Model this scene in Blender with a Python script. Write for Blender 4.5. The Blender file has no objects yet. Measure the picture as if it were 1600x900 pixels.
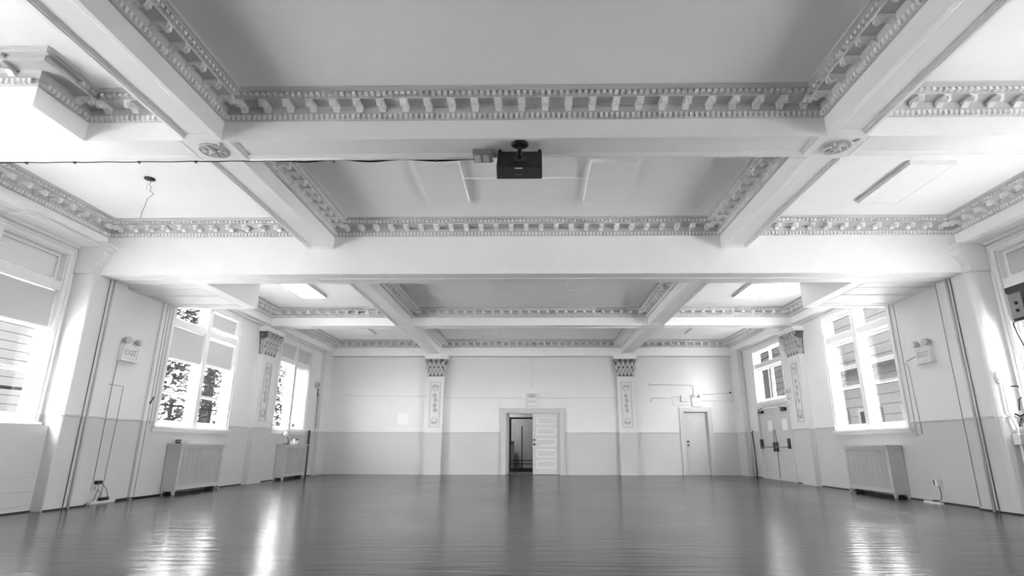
import bpy, bmesh, math, random
from mathutils import Vector, Matrix
random.seed(7)
sc = bpy.context.scene
col = sc.collection
PI = math.pi

# ------------------------------------------------------------------ camera
FPX, PITCH, YAW, ROLL, CX, CY = 870.04, .2761, .0162, .002, 820.55, 450.0
def cam_ray(a, b):
    cr, sr = math.cos(ROLL), math.sin(ROLL)
    a, b = a*cr + b*sr, -a*sr + b*cr
    c, s = math.cos(PITCH), math.sin(PITCH)
    d = c + b*s; h = s - b*c
    cy, sy = math.cos(YAW), math.sin(YAW)
    return Vector((a*cy - d*sy, a*sy + d*cy, h))
fw = cam_ray(0, 0); rt = (cam_ray(1, 0) - fw).normalized(); up = (fw - cam_ray(0, 1)).normalized()
cd = bpy.data.cameras.new('camera'); cam = bpy.data.objects.new('camera', cd); col.objects.link(cam)
M = Matrix((rt, up, -fw.normalized())).transposed().to_4x4(); M.translation = Vector((.1316, 0, 1.0))
cam.matrix_world = M
cd.sensor_fit = 'HORIZONTAL'; cd.sensor_width = 36; cd.lens = FPX/1600*36
cd.shift_x = -(CX - 800)/1600
cd.clip_start = .05; cd.clip_end = 300
sc.camera = cam

# ------------------------------------------------------------------ world, lights, exposure
w = bpy.data.worlds.new('overcast_sky'); sc.world = w; w.use_nodes = True
bg = w.node_tree.nodes['Background']; bg.inputs[0].default_value = (1, 1, 1, 1); bg.inputs[1].default_value = 1.0
vs = sc.view_settings
vs.view_transform = 'Standard'; vs.look = 'None'; vs.gamma = 1; vs.use_curve_mapping = False
vs.exposure = 5.6
cy_ = sc.cycles
cy_.max_bounces = 20; cy_.diffuse_bounces = 14; cy_.glossy_bounces = 8; cy_.transparent_max_bounces = 16
cy_.use_denoising = True
cy_.caustics_reflective = True; cy_.blur_glossy = .6; cy_.caustics_refractive = False
def portal(x, y0, y1, z0, z1, sx):
    l = bpy.data.lights.new('window_daylight', 'AREA'); l.shape = 'RECTANGLE'
    l.size = y1 - y0; l.size_y = z1 - z0
    l.cycles.is_portal = True
    o = bpy.data.objects.new('window_daylight', l); col.objects.link(o)
    o.location = (x, (y0+y1)/2, (z0+z1)/2)
    o.rotation_euler = Vector((-sx, 0, 0)).to_track_quat('-Z', 'Y').to_euler()
    # local X must run along y
    o.rotation_euler = (PI/2, 0, PI/2 if sx > 0 else -PI/2)

# ------------------------------------------------------------------ materials (the photograph is black and white)
MATS = {}
def nt(name):
    m = bpy.data.materials.new(name); m.use_nodes = True
    t = m.node_tree; b = t.nodes['Principled BSDF']; MATS[name] = m
    return m, t, b
def mat(name, g, rough=.5, metal=0, var=.04, bump=0., scale=6, emit=0, spec=.5):
    m, t, b = nt(name)
    N = t.nodes.new; L = t.links.new
    tc = N('ShaderNodeNewGeometry')
    no = N('ShaderNodeTexNoise'); no.inputs['Scale'].default_value = scale; no.inputs['Detail'].default_value = 4
    L(tc.outputs['Position'], no.inputs['Vector'])
    mr = N('ShaderNodeMapRange'); mr.inputs['To Min'].default_value = max(0, g*(1-var)); mr.inputs['To Max'].default_value = min(1, g*(1+var))
    mr.inputs['From Min'].default_value = .3; mr.inputs['From Max'].default_value = .7
    L(no.outputs['Fac'], mr.inputs['Value'])
    cb = N('ShaderNodeCombineColor')
    for i in range(3): L(mr.outputs['Result'], cb.inputs[i])
    L(cb.outputs[0], b.inputs['Base Color'])
    b.inputs['Roughness'].default_value = rough; b.inputs['Metallic'].default_value = metal
    b.inputs['Specular IOR Level'].default_value = spec
    if bump:
        bp = N('ShaderNodeBump'); bp.inputs['Strength'].default_value = bump; bp.inputs['Distance'].default_value = .01
        n2 = N('ShaderNodeTexNoise'); n2.inputs['Scale'].default_value = scale*5; L(tc.outputs['Position'], n2.inputs['Vector'])
        L(n2.outputs['Fac'], bp.inputs['Height']); L(bp.outputs[0], b.inputs['Normal'])
    if emit:
        b.inputs['Emission Color'].default_value = (1, 1, 1, 1); b.inputs['Emission Strength'].default_value = emit
    return m
def wall_paint():
    m, t, b = nt('two_tone_wall_paint'); N = t.nodes.new; L = t.links.new
    g = N('ShaderNodeNewGeometry'); sx = N('ShaderNodeSeparateXYZ'); L(g.outputs['Position'], sx.inputs[0])
    gt = N('ShaderNodeMath'); gt.operation = 'GREATER_THAN'; gt.inputs[1].default_value = 1.462; L(sx.outputs['Z'], gt.inputs[0])
    no = N('ShaderNodeTexNoise'); no.inputs['Scale'].default_value = 1.3; no.inputs['Detail'].default_value = 6; L(g.outputs['Position'], no.inputs['Vector'])
    a = N('ShaderNodeMapRange'); a.inputs['To Min'].default_value = .56; a.inputs['To Max'].default_value = .62; L(no.outputs['Fac'], a.inputs['Value'])
    c = N('ShaderNodeMapRange'); c.inputs['To Min'].default_value = .76; c.inputs['To Max'].default_value = .82; L(no.outputs['Fac'], c.inputs['Value'])
    mx = N('ShaderNodeMix'); mx.data_type = 'FLOAT'; L(gt.outputs[0], mx.inputs[0]); L(a.outputs[0], mx.inputs[2]); L(c.outputs[0], mx.inputs[3])
    cb = N('ShaderNodeCombineColor')
    for i in range(3): L(mx.outputs[0], cb.inputs[i])
    L(cb.outputs[0], b.inputs['Base Color']); b.inputs['Roughness'].default_value = .42
    n2 = N('ShaderNodeTexNoise'); n2.inputs['Scale'].default_value = 9; L(g.outputs['Position'], n2.inputs['Vector'])
    bp = N('ShaderNodeBump'); bp.inputs['Strength'].default_value = .12; bp.inputs['Distance'].default_value = .01
    L(n2.outputs['Fac'], bp.inputs['Height']); L(bp.outputs[0], b.inputs['Normal'])
    return m
def floor_wood():
    m, t, b = nt('dark_varnished_floor_strips'); N = t.nodes.new; L = t.links.new
    g = N('ShaderNodeNewGeometry')
    mp = N('ShaderNodeMapping'); mp.inputs['Scale'].default_value = (.55, 13, 1); L(g.outputs['Position'], mp.inputs[0])
    n1 = N('ShaderNodeTexNoise'); n1.inputs['Scale'].default_value = 1; n1.inputs['Detail'].default_value = 5; L(mp.outputs[0], n1.inputs['Vector'])
    br = N('ShaderNodeTexBrick'); br.inputs['Scale'].default_value = 1
    br.inputs['Brick Width'].default_value = 1.7; br.inputs['Row Height'].default_value = .07; br.inputs['Mortar Size'].default_value = .0025
    br.inputs['Color1'].default_value = (.9, .9, .9, 1); br.inputs['Color2'].default_value = (.55, .55, .55, 1); br.inputs['Mortar'].default_value = (.12, .12, .12, 1)
    L(g.outputs['Position'], br.inputs['Vector'])
    mr = N('ShaderNodeMapRange'); mr.inputs['From Min'].default_value = .25; mr.inputs['From Max'].default_value = .75
    mr.inputs['To Min'].default_value = .02; mr.inputs['To Max'].default_value = .09; L(n1.outputs['Fac'], mr.inputs['Value'])
    mu = N('ShaderNodeMath'); mu.operation = 'MULTIPLY'; L(mr.outputs[0], mu.inputs[0]); L(br.outputs['Color'], mu.inputs[1])
    cb = N('ShaderNodeCombineColor')
    for i in range(3): L(mu.outputs[0], cb.inputs[i])
    L(cb.outputs[0], b.inputs['Base Color'])
    n3 = N('ShaderNodeTexNoise'); n3.inputs['Scale'].default_value = .6; n3.inputs['Detail'].default_value = 3; L(g.outputs['Position'], n3.inputs['Vector'])
    ro = N('ShaderNodeMapRange'); ro.inputs['To Min'].default_value = .12; ro.inputs['To Max'].default_value = .26; L(n3.outputs['Fac'], ro.inputs['Value'])
    L(ro.outputs[0], b.inputs['Roughness'])
    mp2 = N('ShaderNodeMapping'); mp2.inputs['Scale'].default_value = (.8, 7, 1); L(g.outputs['Position'], mp2.inputs[0])
    n2 = N('ShaderNodeTexNoise'); n2.inputs['Scale'].default_value = 1; n2.inputs['Detail'].default_value = 4; L(mp2.outputs[0], n2.inputs['Vector'])
    ad = N('ShaderNodeMath'); ad.operation = 'ADD'; L(n2.outputs['Fac'], ad.inputs[0])
    mf = N('ShaderNodeMath'); mf.operation = 'MULTIPLY'; mf.inputs[1].default_value = -.12; L(br.outputs['Fac'], mf.inputs[0]); L(mf.outputs[0], ad.inputs[1])
    bp = N('ShaderNodeBump'); bp.inputs['Strength'].default_value = .75; bp.inputs['Distance'].default_value = .012
    L(ad.outputs[0], bp.inputs['Height']); L(bp.outputs[0], b.inputs['Normal'])
    b.inputs['Specular IOR Level'].default_value = .26
    return m
def glass(name, rough=0., tint=.95, haze=0.):
    m = bpy.data.materials.new(name); m.use_nodes = True; t = m.node_tree; MATS[name] = m
    t.nodes.remove(t.nodes['Principled BSDF']); N = t.nodes.new; L = t.links.new
    tr = N('ShaderNodeBsdfTransparent'); tr.inputs[0].default_value = (tint,)*3 + (1,)
    gl = N('ShaderNodeBsdfGlossy'); gl.inputs['Roughness'].default_value = .03
    lw = N('ShaderNodeLayerWeight'); lw.inputs[0].default_value = .5
    pw_ = N('ShaderNodeMath'); pw_.operation = 'POWER'; pw_.inputs[1].default_value = 5; L(lw.outputs['Facing'], pw_.inputs[0])
    fr = N('ShaderNodeMath'); fr.operation = 'MULTIPLY_ADD'; fr.inputs[1].default_value = .5; fr.inputs[2].default_value = .03; L(pw_.outputs[0], fr.inputs[0])
    mx = N('ShaderNodeMixShader'); L(fr.outputs[0], mx.inputs[0]); L(tr.outputs[0], mx.inputs[1]); L(gl.outputs[0], mx.inputs[2])
    out = mx
    if haze:
        tl = N('ShaderNodeBsdfTranslucent'); tl.inputs[0].default_value = (.085, .085, .085, 1)
        m2 = N('ShaderNodeMixShader'); m2.inputs[0].default_value = haze; L(mx.outputs[0], m2.inputs[1]); L(tl.outputs[0], m2.inputs[2]); out = m2
    L(out.outputs[0], t.nodes['Material Output'].inputs[0])
    return m
def shade_cloth(name, g, thru):
    m, t, b = nt(name); N = t.nodes.new; L = t.links.new
    b.inputs['Base Color'].default_value = (g, g, g, 1); b.inputs['Roughness'].default_value = .8
    tl = N('ShaderNodeBsdfTranslucent'); tl.inputs[0].default_value = (g, g, g, 1)
    mx = N('ShaderNodeMixShader'); mx.inputs[0].default_value = thru
    L(b.outputs[0], mx.inputs[1]); L(tl.outputs[0], mx.inputs[2]); L(mx.outputs[0], t.nodes['Material Output'].inputs[0])
    return m
WALL = wall_paint(); FLOORM = floor_wood()
CEIL = mat('ceiling_paint', .94, .6, bump=.05, scale=2, var=.02)
BEAM = mat('beam_paint', .92, .5, bump=.05, scale=2, var=.02)
CORN = mat('cornice_plaster', .6, .5, var=.03)  # cornice body greyed, shade between the brackets is in the colour
CORNL = mat('lightened_cornice_ornament', .88, .5, var=.02)  # ornament lightened against the body, relief shading put into the colour
CARVE = mat('carved_plaster', .55, .55, var=.1, scale=25)
BELLM = mat('darkened_capital_bell', .13, .6, var=.1)  # shade behind the leaves put into the bell colour
WHITE = mat('white_gloss_trim', .82, .3, var=.02)
TRIMG = mat('grey_painted_trim', .6, .4, var=.03)
DOORP = mat('door_paint', .6, .4, var=.03)
PIPE = mat('painted_pipe', .6, .4)
LINE = mat('dark_painted_wire', .2, .5)
BLACK = mat('black_plastic', .012, .4)
DGREY = mat('dark_grey_plastic', .06, .4)
PLAST = mat('white_plastic', .8, .35)
STEEL = mat('grey_steel', .35, .35, metal=.6)
RADM = mat('radiator_cover_paint', .52, .45)
RADG = mat('radiator_grille_metal', .42, .5, var=.06, scale=3)
DARKM = mat('dark_cast_iron', .04, .6)
PANELW = mat('light_fixture_diffuser', .93, .4, var=.01)
PANELLIT = mat('lit_fixture_diffuser', .85, .4, var=.01, emit=.4)
BARK = mat('dark_bark', 0.015, .9, spec=0, var=.4, bump=.5, scale=8)
LEAFM = mat('dull_leaves', 0.02, .8, spec=0, var=.5)
FENCEM = mat('dark_fence_metal', 0.005, .6, spec=0)
HOUSE = mat('pale_house_siding', 0.022, .7, spec=0)
HOUSED = mat('dark_house_siding', 0.008, .7, spec=0, var=.3, scale=3)
HOUSEW = mat('house_trim_paint', 0.03, .6, spec=0)
GROUNDR = mat('dimmed_bounce_ground', .45, .9, var=.2)  # unseen ground, shade put into its colour to dim the right side
GROUNDM = mat('pale_bounce_ground', .55, .9, var=.2)  # unseen ground, made pale to bounce daylight up to the ceiling
GLASS = glass('window_glass'); GLASSP = glass('obscured_window_glass', haze=.95)
SHADE = shade_cloth('grey_shade_cloth', .6, .06); SHADEW = shade_cloth('pale_shade_cloth', .8, .3)
PAPER = mat('white_paper', .88, .7, var=.01)
LETTER = mat('grey_sign_lettering', .42, .5)

# ------------------------------------------------------------------ mesh helpers
class MB:
    def __init__(s): s.v = []; s.f = []; s.sm = []
    def add(s, vs, fs, smooth=False):
        o = len(s.v); s.v += [tuple(p) for p in vs]
        for f in fs: s.f.append([i + o for i in f]); s.sm.append(smooth)
        return s
    def box(s, x0, x1, y0, y1, z0, z1):
        x0, x1 = sorted((x0, x1)); y0, y1 = sorted((y0, y1)); z0, z1 = sorted((z0, z1))
        v = [(x, y, z) for x in (x0, x1) for y in (y0, y1) for z in (z0, z1)]
        return s.add(v, [(0,1,3,2),(4,6,7,5),(0,4,5,1),(2,3,7,6),(0,2,6,4),(1,5,7,3)])
    def prism(s, poly, axis, a, b, smooth=False):
        n = len(poly)
        def P(p, c):
            q = list(p); q.insert(axis, c); return tuple(q)
        v = [P(p, a) for p in poly] + [P(p, b) for p in poly]
        f = [tuple(range(n))[::-1], tuple(range(n, 2*n))]
        s.add(v, f); o = len(s.v) - 2*n
        for i in range(n):
            j = (i+1) % n; s.f.append([o+i, o+j, o+n+j, o+n+i]); s.sm.append(smooth)
        return s
    def ring(s, axis, a, b, outer, inner):
        """rectangular frame; outer/inner = (p0,p1,q0,q1) in the two other axes"""
        def c(r): return [(r[0], r[2]), (r[1], r[2]), (r[1], r[3]), (r[0], r[3])]
        def P(p, k):
            q = list(p); q.insert(axis, k); return tuple(q)
        v = [P(p, a) for p in c(outer)] + [P(p, a) for p in c(inner)] + [P(p, b) for p in c(outer)] + [P(p, b) for p in c(inner)]
        f = []
        for i in range(4):
            j = (i+1) % 4
            f += [(i, j, 4+j, 4+i), (8+i, 12+i, 12+j, 8+j), (i, 8+i, 8+j, j), (4+i, 4+j, 12+j, 12+i)]
        return s.add(v, f)
    def tube(s, pts, r, n=8, cap=True):
        pts = [Vector(p) for p in pts]; k = len(pts)
        rr = r if isinstance(r, (list, tuple)) else [r]*k
        v = []; ref = None
        for i, p in enumerate(pts):
            d = (pts[min(i+1, k-1)] - pts[max(i-1, 0)])
            d = d.normalized() if d.length > 1e-9 else Vector((0, 0, 1))
            if ref is None:
                ref = Vector((0, 0, 1)) if abs(d.z) < .9 else Vector((1, 0, 0))
            a = d.cross(ref)
            if a.length < 1e-6: a = d.orthogonal()
            a.normalize(); b = a.cross(d).normalized(); ref = b
            for j in range(n):
                t = 2*PI*j/n; v.append(p + (a*math.cos(t) + b*math.sin(t))*rr[i])
        f = [(i*n+j, i*n+(j+1) % n, (i+1)*n+(j+1) % n, (i+1)*n+j) for i in range(k-1) for j in range(n)]
        s.add(v, f, True)
        if cap:
            o = len(s.v) - n*k
            s.f.append([o+j for j in range(n)][::-1]); s.f.append([o+(k-1)*n+j for j in range(n)]); s.sm += [False, False]
        return s
    def lathe(s, prof, c=(0, 0, 0), n=16, axis=2):
        v = []; c = Vector(c)
        for r, h in prof:
            for j in range(n):
                t = 2*PI*j/n; q = [r*math.cos(t), r*math.sin(t)]; q.insert(axis, h); v.append(c + Vector(q))
        k = len(prof)
        f = [(i*n+j, i*n+(j+1) % n, (i+1)*n+(j+1) % n, (i+1)*n+j) for i in range(k-1) for j in range(n)]
        s.add(v, f, True); o = len(s.v) - n*k
        s.f.append([o+j for j in range(n)][::-1]); s.f.append([o+(k-1)*n+j for j in range(n)]); s.sm += [False, False]
        return s
    def ell(s, c, r, nu=10, nv=6):
        c = Vector(c); v = []; r = r if isinstance(r, (tuple, list)) else (r, r, r)
        v.append(c + Vector((0, 0, r[2])))
        for i in range(1, nv):
            p = PI*i/nv
            for j in range(nu):
                t = 2*PI*j/nu; v.append(c + Vector((r[0]*math.sin(p)*math.cos(t), r[1]*math.sin(p)*math.sin(t), r[2]*math.cos(p))))
        v.append(c - Vector((0, 0, r[2]))); L = len(v) - 1
        f = [(0, 1+j, 1+(j+1) % nu) for j in range(nu)]
        for i in range(nv-2):
            for j in range(nu): f.append((1+i*nu+j, 1+(i+1)*nu+j, 1+(i+1)*nu+(j+1) % nu, 1+i*nu+(j+1) % nu))
        f += [(L, 1+(nv-2)*nu+(j+1) % nu, 1+(nv-2)*nu+j) for j in range(nu)]
        return s.add(v, f, True)
    def sweep(s, path, prof, closed=True):
        """path: xy points, room side on the left of travel; prof: (offset into the room, z)"""
        n = len(path); k = len(prof); v = []
        for i, p in enumerate(path):
            p = Vector(p)
            a = (p - Vector(path[i-1])).normalized() if (closed or i > 0) else None
            b = (Vector(path[(i+1) % n]) - p).normalized() if (closed or i < n-1) else None
            if a is None: a = b
            if b is None: b = a
            na, nb = Vector((-a.y, a.x)), Vector((-b.y, b.x))
            m = (na + nb); m = m/(1 + na.dot(nb))
            for o, z in prof: q = p + m*o; v.append((q.x, q.y, z))
        f = []
        for i in range(n if closed else n-1):
            j = (i+1) % n
            for t in range(k): u = (t+1) % k; f.append((i*k+t, j*k+t, j*k+u, i*k+u))
        if not closed:
            f.append(tuple(range(k))); f.append(tuple((n-1)*k+t for t in range(k))[::-1])
        return s.add(v, f)
    def mesh(s, name, recalc=True):
        me = bpy.data.meshes.new(name); me.from_pydata(s.v, [], s.f)
        me.polygons.foreach_set('use_smooth', s.sm)
        if recalc:
            bm = bmesh.new(); bm.from_mesh(me); bmesh.ops.recalc_face_normals(bm, faces=bm.faces); bm.to_mesh(me); bm.free()
        me.update(); return me
    def build(s, name, m, parent=None, **k):
        return link(name, s.mesh(name), m, parent, **k)
def tag(o, label=None, cat=None, group=None, kind=None):
    if label: o['label'] = label
    if cat: o['category'] = cat
    if group: o['group'] = group
    if kind: o['kind'] = kind
    return o
def link(name, me, m, parent=None, local=False, bevel=0, **k):
    if m is not None and not me.materials: me.materials.append(m)
    o = bpy.data.objects.new(name, me); col.objects.link(o)
    if parent is not None:
        o.parent = parent
        if not local:
            q = parent; off = Vector((0, 0, 0))
            while q is not None: off += q.location; q = q.parent
            o.location = -off
    if bevel:
        b = o.modifiers.new('bevel', 'BEVEL'); b.width = bevel; b.segments = 2; b.limit_method = 'ANGLE'
    return tag(o, **k)
def thing(name, label, cat, loc=(0, 0, 0), group=None, kind=None, rz=0):
    o = bpy.data.objects.new(name, None); col.objects.link(o); o.location = loc; o.rotation_euler.z = rz
    o.empty_display_size = .1
    return tag(o, label, cat, group, kind)
def B(*a): return MB().box(*a)
def grid_wall(axis, a0, a1, us, vs, holes):
    """manifold slab with rectangular holes; axis = normal axis, us/vs cover the other two axes"""
    U = sorted(set(us + [h[0] for h in holes] + [h[1] for h in holes])); V = sorted(set(vs + [h[2] for h in holes] + [h[3] for h in holes]))
    def solid(i, j):
        if not (0 <= i < len(U)-1 and 0 <= j < len(V)-1): return False
        u, v = (U[i]+U[i+1])/2, (V[j]+V[j+1])/2
        return not any(h[0] < u < h[1] and h[2] < v < h[3] for h in holes)
    idx = {}; vs_ = []; fs = []
    def vid(i, j, k):
        if (i, j, k) not in idx:
            q = [U[i], V[j]]; q.insert(axis, (a0, a1)[k]); idx[(i, j, k)] = len(vs_); vs_.append(tuple(q))
        return idx[(i, j, k)]
    for i in range(len(U)-1):
        for j in range(len(V)-1):
            if not solid(i, j): continue
            fs.append((vid(i,j,0), vid(i+1,j,0), vid(i+1,j+1,0), vid(i,j+1,0)))
            fs.append((vid(i,j,1), vid(i,j+1,1), vid(i+1,j+1,1), vid(i+1,j,1)))
            for di, dj, e in ((-1,0,((0,0),(0,1))), (1,0,((1,0),(1,1))), (0,-1,((0,0),(1,0))), (0,1,((0,1),(1,1)))):
                if not solid(i+di, j+dj):
                    (p, q), (r, t) = e
                    fs.append((vid(i+p,j+q,0), vid(i+r,j+t,0), vid(i+r,j+t,1), vid(i+p,j+q,1)))
    return MB().add(vs_, fs)
def text_mesh(txt, size, depth=.002):
    c = bpy.data.curves.new('lettering', 'FONT'); c.body = txt; c.size = size; c.extrude = depth; c.align_x = 'CENTER'; c.align_y = 'CENTER'
    o = bpy.data.objects.new('lettering', c); col.objects.link(o)
    dg = bpy.context.evaluated_depsgraph_get(); me = bpy.data.meshes.new_from_object(o.evaluated_get(dg))
    bpy.data.objects.remove(o); return me

# ------------------------------------------------------------------ room shell
ZC = 4.83                     # ceiling
XP, XW, XN = 7.5, 7.65, 7.87  # pier face, side wall, recessed wall beside the camera
SOF = 4.34
MB().box(-8.3, 8.3, -5, 21.3, -.2, 0).build('floor', FLOORM, kind='structure', label='dark glossy hardwood strip floor')
MB().box(-8.3, 8.3, -5, 21.3, ZC, 5.05).build('ceiling', CEIL, kind='structure', label='pale plaster ceiling between the beams')
WIN = [(6.2, 9.05, 1.34, 4.27), (1.6, 4.45, 1.34, 4.27)]
WIN_B = [(11.55, 14.4, 1.36, 4.27), (16.8, 19.3, 1.43, 4.22)]
def inset(wd): return (wd[0]+.1, wd[1]-.1, wd[2]+.04, wd[3]-.1)
for sx, side in ((-1, 'left'), (1, 'right')):
    hb = [inset(WIN_B[0])] + ([inset(WIN_B[1])] if sx < 0 else [(16.9, 19.15, 2.36, 4.1), (17.0, 19.2, 0, 2.22)])
    wl = grid_wall(0, sx*XW, sx*(XW+.24), [9.9, 21.3], [0, 4.6], hb).build('wall_'+side, WALL, kind='structure', label=f'{side} side wall beyond the heavy beam, painted in two tones')
    grid_wall(0, sx*XN, sx*(XN+.24), [-5, 9.9], [1.3, 4.6], [inset(q) for q in WIN]).build('wall_section', WALL, wl)
    B(sx*7.72, sx*8.3, -5, 9.2, 0, 1.3).build('wall_section', WALL, wl)
    for k in range(6):
        z0 = .098 + .2065*k
        B(sx*7.70, sx*7.725, 4.7, 9.2, z0+.002, min(z0+.2035, 1.3)).build('plank', WALL, wl)
    B(sx*7.70, sx*7.725, 4.7, 9.2, .0, .0965).build('plank', WALL, wl)
    # corner strip beside the end wall
    B(sx*XP, sx*(XW+.02), 20.25, 21, 0, 4.378).build('wall_section', WALL, wl)
    # pier carrying the heavy beam, near corner rounded
    rad = .03 if sx < 0 else .13
    pts = [(sx*8.2, 9.97), (sx*XP, 9.97)]
    for i in range(7):
        t = PI/2*i/6; pts.append((sx*(XP + rad*(1 - math.cos(t))), 9.13 + rad*(1 - math.sin(t))))
    pts.append((sx*8.2, 9.13))
    pier = MB().prism(pts, 2, 0, 4.36, smooth=False).build('wall_pier', WALL, kind='structure', label=f'plain {side} pier under the heavy cross beam')
    # flared cap towards the room and band mouldings
    cp = [(sx*8.0, 3.86), (sx*XP, 3.86), (sx*7.485, 3.98), (sx*7.45, 4.07), (sx*7.40, 4.13), (sx*7.37, 4.16), (sx*7.37, 4.26), (sx*7.35, 4.28), (sx*7.35, 4.36), (sx*8.0, 4.36)]
    MB().prism(cp, 1, 9.06, 9.25).build('pier_cap', WALL, pier)
    for z0, z1, e in ((4.18, 4.36, .05), (3.93, 3.95, .012)):
        q = [(sx*8.0, 9.3), (sx*(XP-e), 9.3), (sx*(XP-e), 9.13-e+rad*.6), (sx*(XP-e+rad*.6), 9.13-e), (sx*8.0, 9.13-e)]
        MB().prism(q, 2, z0, z1).build('band_moulding', WALL, pier)
# end wall with two door openings
wb = grid_wall(1, 21, 21.3, [-8.3, 8.3], [0, 4.6], [(-.9, 1.06, 0, 2.17), (5.6, 6.48, 0, 2.22)]).build('wall_back', WALL, kind='structure', label='far end wall in two tones with two doorways')
B(-8.3, 8.3, -5.3, -5, 0, 5).build('wall_front', WALL, kind='structure', label='plain wall behind the camera')

# ------------------------------------------------------------------ beams
def panel_frame(mb_parent, x0, x1, y0, y1, z=SOF):
    prof = [(0, z+.03), (0, z), (.035, z), (.042, z+.008), (.06, z+.008), (.085, z+.026), (.085, z+.03)]
    MB().sweep([(x0, y0), (x1, y0), (x1, y1), (x0, y1)], prof).build('soffit_moulding', BEAM, mb_parent)
BAYS = [(.6, 5.585), (6.05, 9.25), (9.82, 15.75), (16.2, 20.87)]
for sx, side in ((-1, 'left'), (1, 'right')):
    for n, (y0, y1) in zip(('first', 'second', 'third', 'fourth'), BAYS):
        b = B(sx*3.42, sx*3.86, y0, y1, SOF+.03, ZC).build('ceiling_beam', BEAM, kind='structure', label=f'{side} lengthwise ceiling beam in the {n} bay from the camera')
        x0, x1 = sorted((sx*3.42, sx*3.86)); panel_frame(b, x0, x1, y0, y1)
    # beam along the side wall
    e = B(sx*XP, sx*8.2, -5, 21, 4.38, ZC).build('ceiling_beam', BEAM, kind='structure', label=f'{side} wall beam over the windows')
    for (a0, a1) in ((-5, 9.06), (9.97, 15.5), (16.3, 20.25)):
        x = XN if a0 < 0 else XW
        MB().prism([(sx*XP, 4.38), (sx*(XP-.02), 4.375), (sx*(XP-.02), 4.35), (sx*(XP+.03), 4.335), (sx*(x-.08), 4.335), (sx*(x-.07), 4.30), (sx*(x-.03), 4.285), (sx*(x+.02), 4.285), (sx*(x+.02), 4.38)], 1, a0, a1).build('edge_moulding', WHITE, e)
for (y0, y1), lab in (((.15, .6), 'cross beam overhead before the first ceiling bay'), ((5.585, 6.05), 'cross beam carrying the black projector'), ((15.75, 16.2), 'thin far cross beam between the ornate side pilasters')):
    b = B(-XP, XP, y0, y1, SOF+.03, ZC).build('ceiling_beam', BEAM, kind='structure', label=lab)
    for x0, x1 in ((-XP, -3.9), (-3.38, 3.38), (3.9, XP)): panel_frame(b, x0, x1, y0, y1)
    for s in (-1, 1):
        B(s*3.38, s*3.9, y0, y1, SOF+.004, SOF+.031).build('crossing_block', BEAM, b)
        if 5 < y0 < 6:   # carved rosette at the crossing
            cx0, cy0, zz = s*3.64, (y0+y1)/2, SOF+.004
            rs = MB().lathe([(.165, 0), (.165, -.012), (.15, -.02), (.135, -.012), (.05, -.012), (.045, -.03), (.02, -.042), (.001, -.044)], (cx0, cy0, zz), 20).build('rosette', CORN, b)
            for k in range(8):
                t = 2*PI*k/8
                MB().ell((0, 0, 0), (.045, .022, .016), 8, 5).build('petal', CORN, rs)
                o = rs.children[-1]; o.location = (cx0 + .09*math.cos(t), cy0 + .09*math.sin(t), zz-.014); o.rotation_euler.z = t
            for k in range(4):
                t = PI/4 + PI/2*k
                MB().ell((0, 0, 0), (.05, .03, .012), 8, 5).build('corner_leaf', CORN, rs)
                o = rs.children[-1]; o.location = (cx0 + .215*math.cos(t), cy0 + .205*math.sin(t), zz-.004); o.rotation_euler.z = t
hd = B(-XP-.1, XP+.1, 9.25, 9.82, 3.90, ZC).build('ceiling_beam', BEAM, kind='structure', label='deep plain header beam spanning the hall between the piers')
B(-XP, XP, 9.25, 9.52, 3.88, 3.90).build('soffit_board', BEAM, hd)
B(-XP, XP, 9.545, 9.82, 3.875, 3.90).build('soffit_board', BEAM, hd)
bb = B(-XP, XP, 20.87, 21.05, 4.26, ZC).build('ceiling_beam', BEAM, kind='structure', label='shallow beam along the top of the far end wall')
B(-XP, XP, 20.85, 21.02, 4.235, 4.26).build('edge_moulding', TRIMG, bb)
# bump-out of the projector beam towards the camera, over the side window
bump = B(-XP, -5.0, 4.9, 5.585, SOF, ZC).build('ceiling_beam', BEAM, kind='structure', label='boxed thickening of the projector beam near the side wall')

# ------------------------------------------------------------------ cornices
Z0 = 4.575
PROF = [(-.01, Z0), (.022, Z0), (.03, Z0+.01), (.03, Z0+.055), (.045, Z0+.06), (.045, Z0+.13), (.055, Z0+.15), (.21, Z0+.15), (.21, Z0+.178), (.20, Z0+.18), (.20, Z0+.217),
        (.25, Z0+.222), (.262, Z0+.232), (.29, Z0+.24), (.30, Z0+.262), (-.01, Z0+.262)]
def modillion_mesh():
    m = MB()
    p = [(0, 0), (.16, 0), (.168, -.018), (.165, -.05), (.15, -.07), (.125, -.072), (.108, -.052), (.085, -.036), (.055, -.034), (.03, -.05), (.012, -.066), (0, -.068)]
    m.prism([(y, z) for y, z in p], 0, -.034, .034)
    m.prism([(-.02, .0), (.172, .0), (.172, -.012), (-.02, -.012)], 0, -.044, .044)
    m.ell((0, .15, -.048), (.03, .03, .03), 8, 5)
    m.prism([(.163, -.02), (.185, -.04), (.18, -.075), (.15, -.088), (.13, -.07)], 0, -.018, .018)
    return m.mesh('modillion')
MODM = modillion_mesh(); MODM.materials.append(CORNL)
TRIMN = [0]
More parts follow.
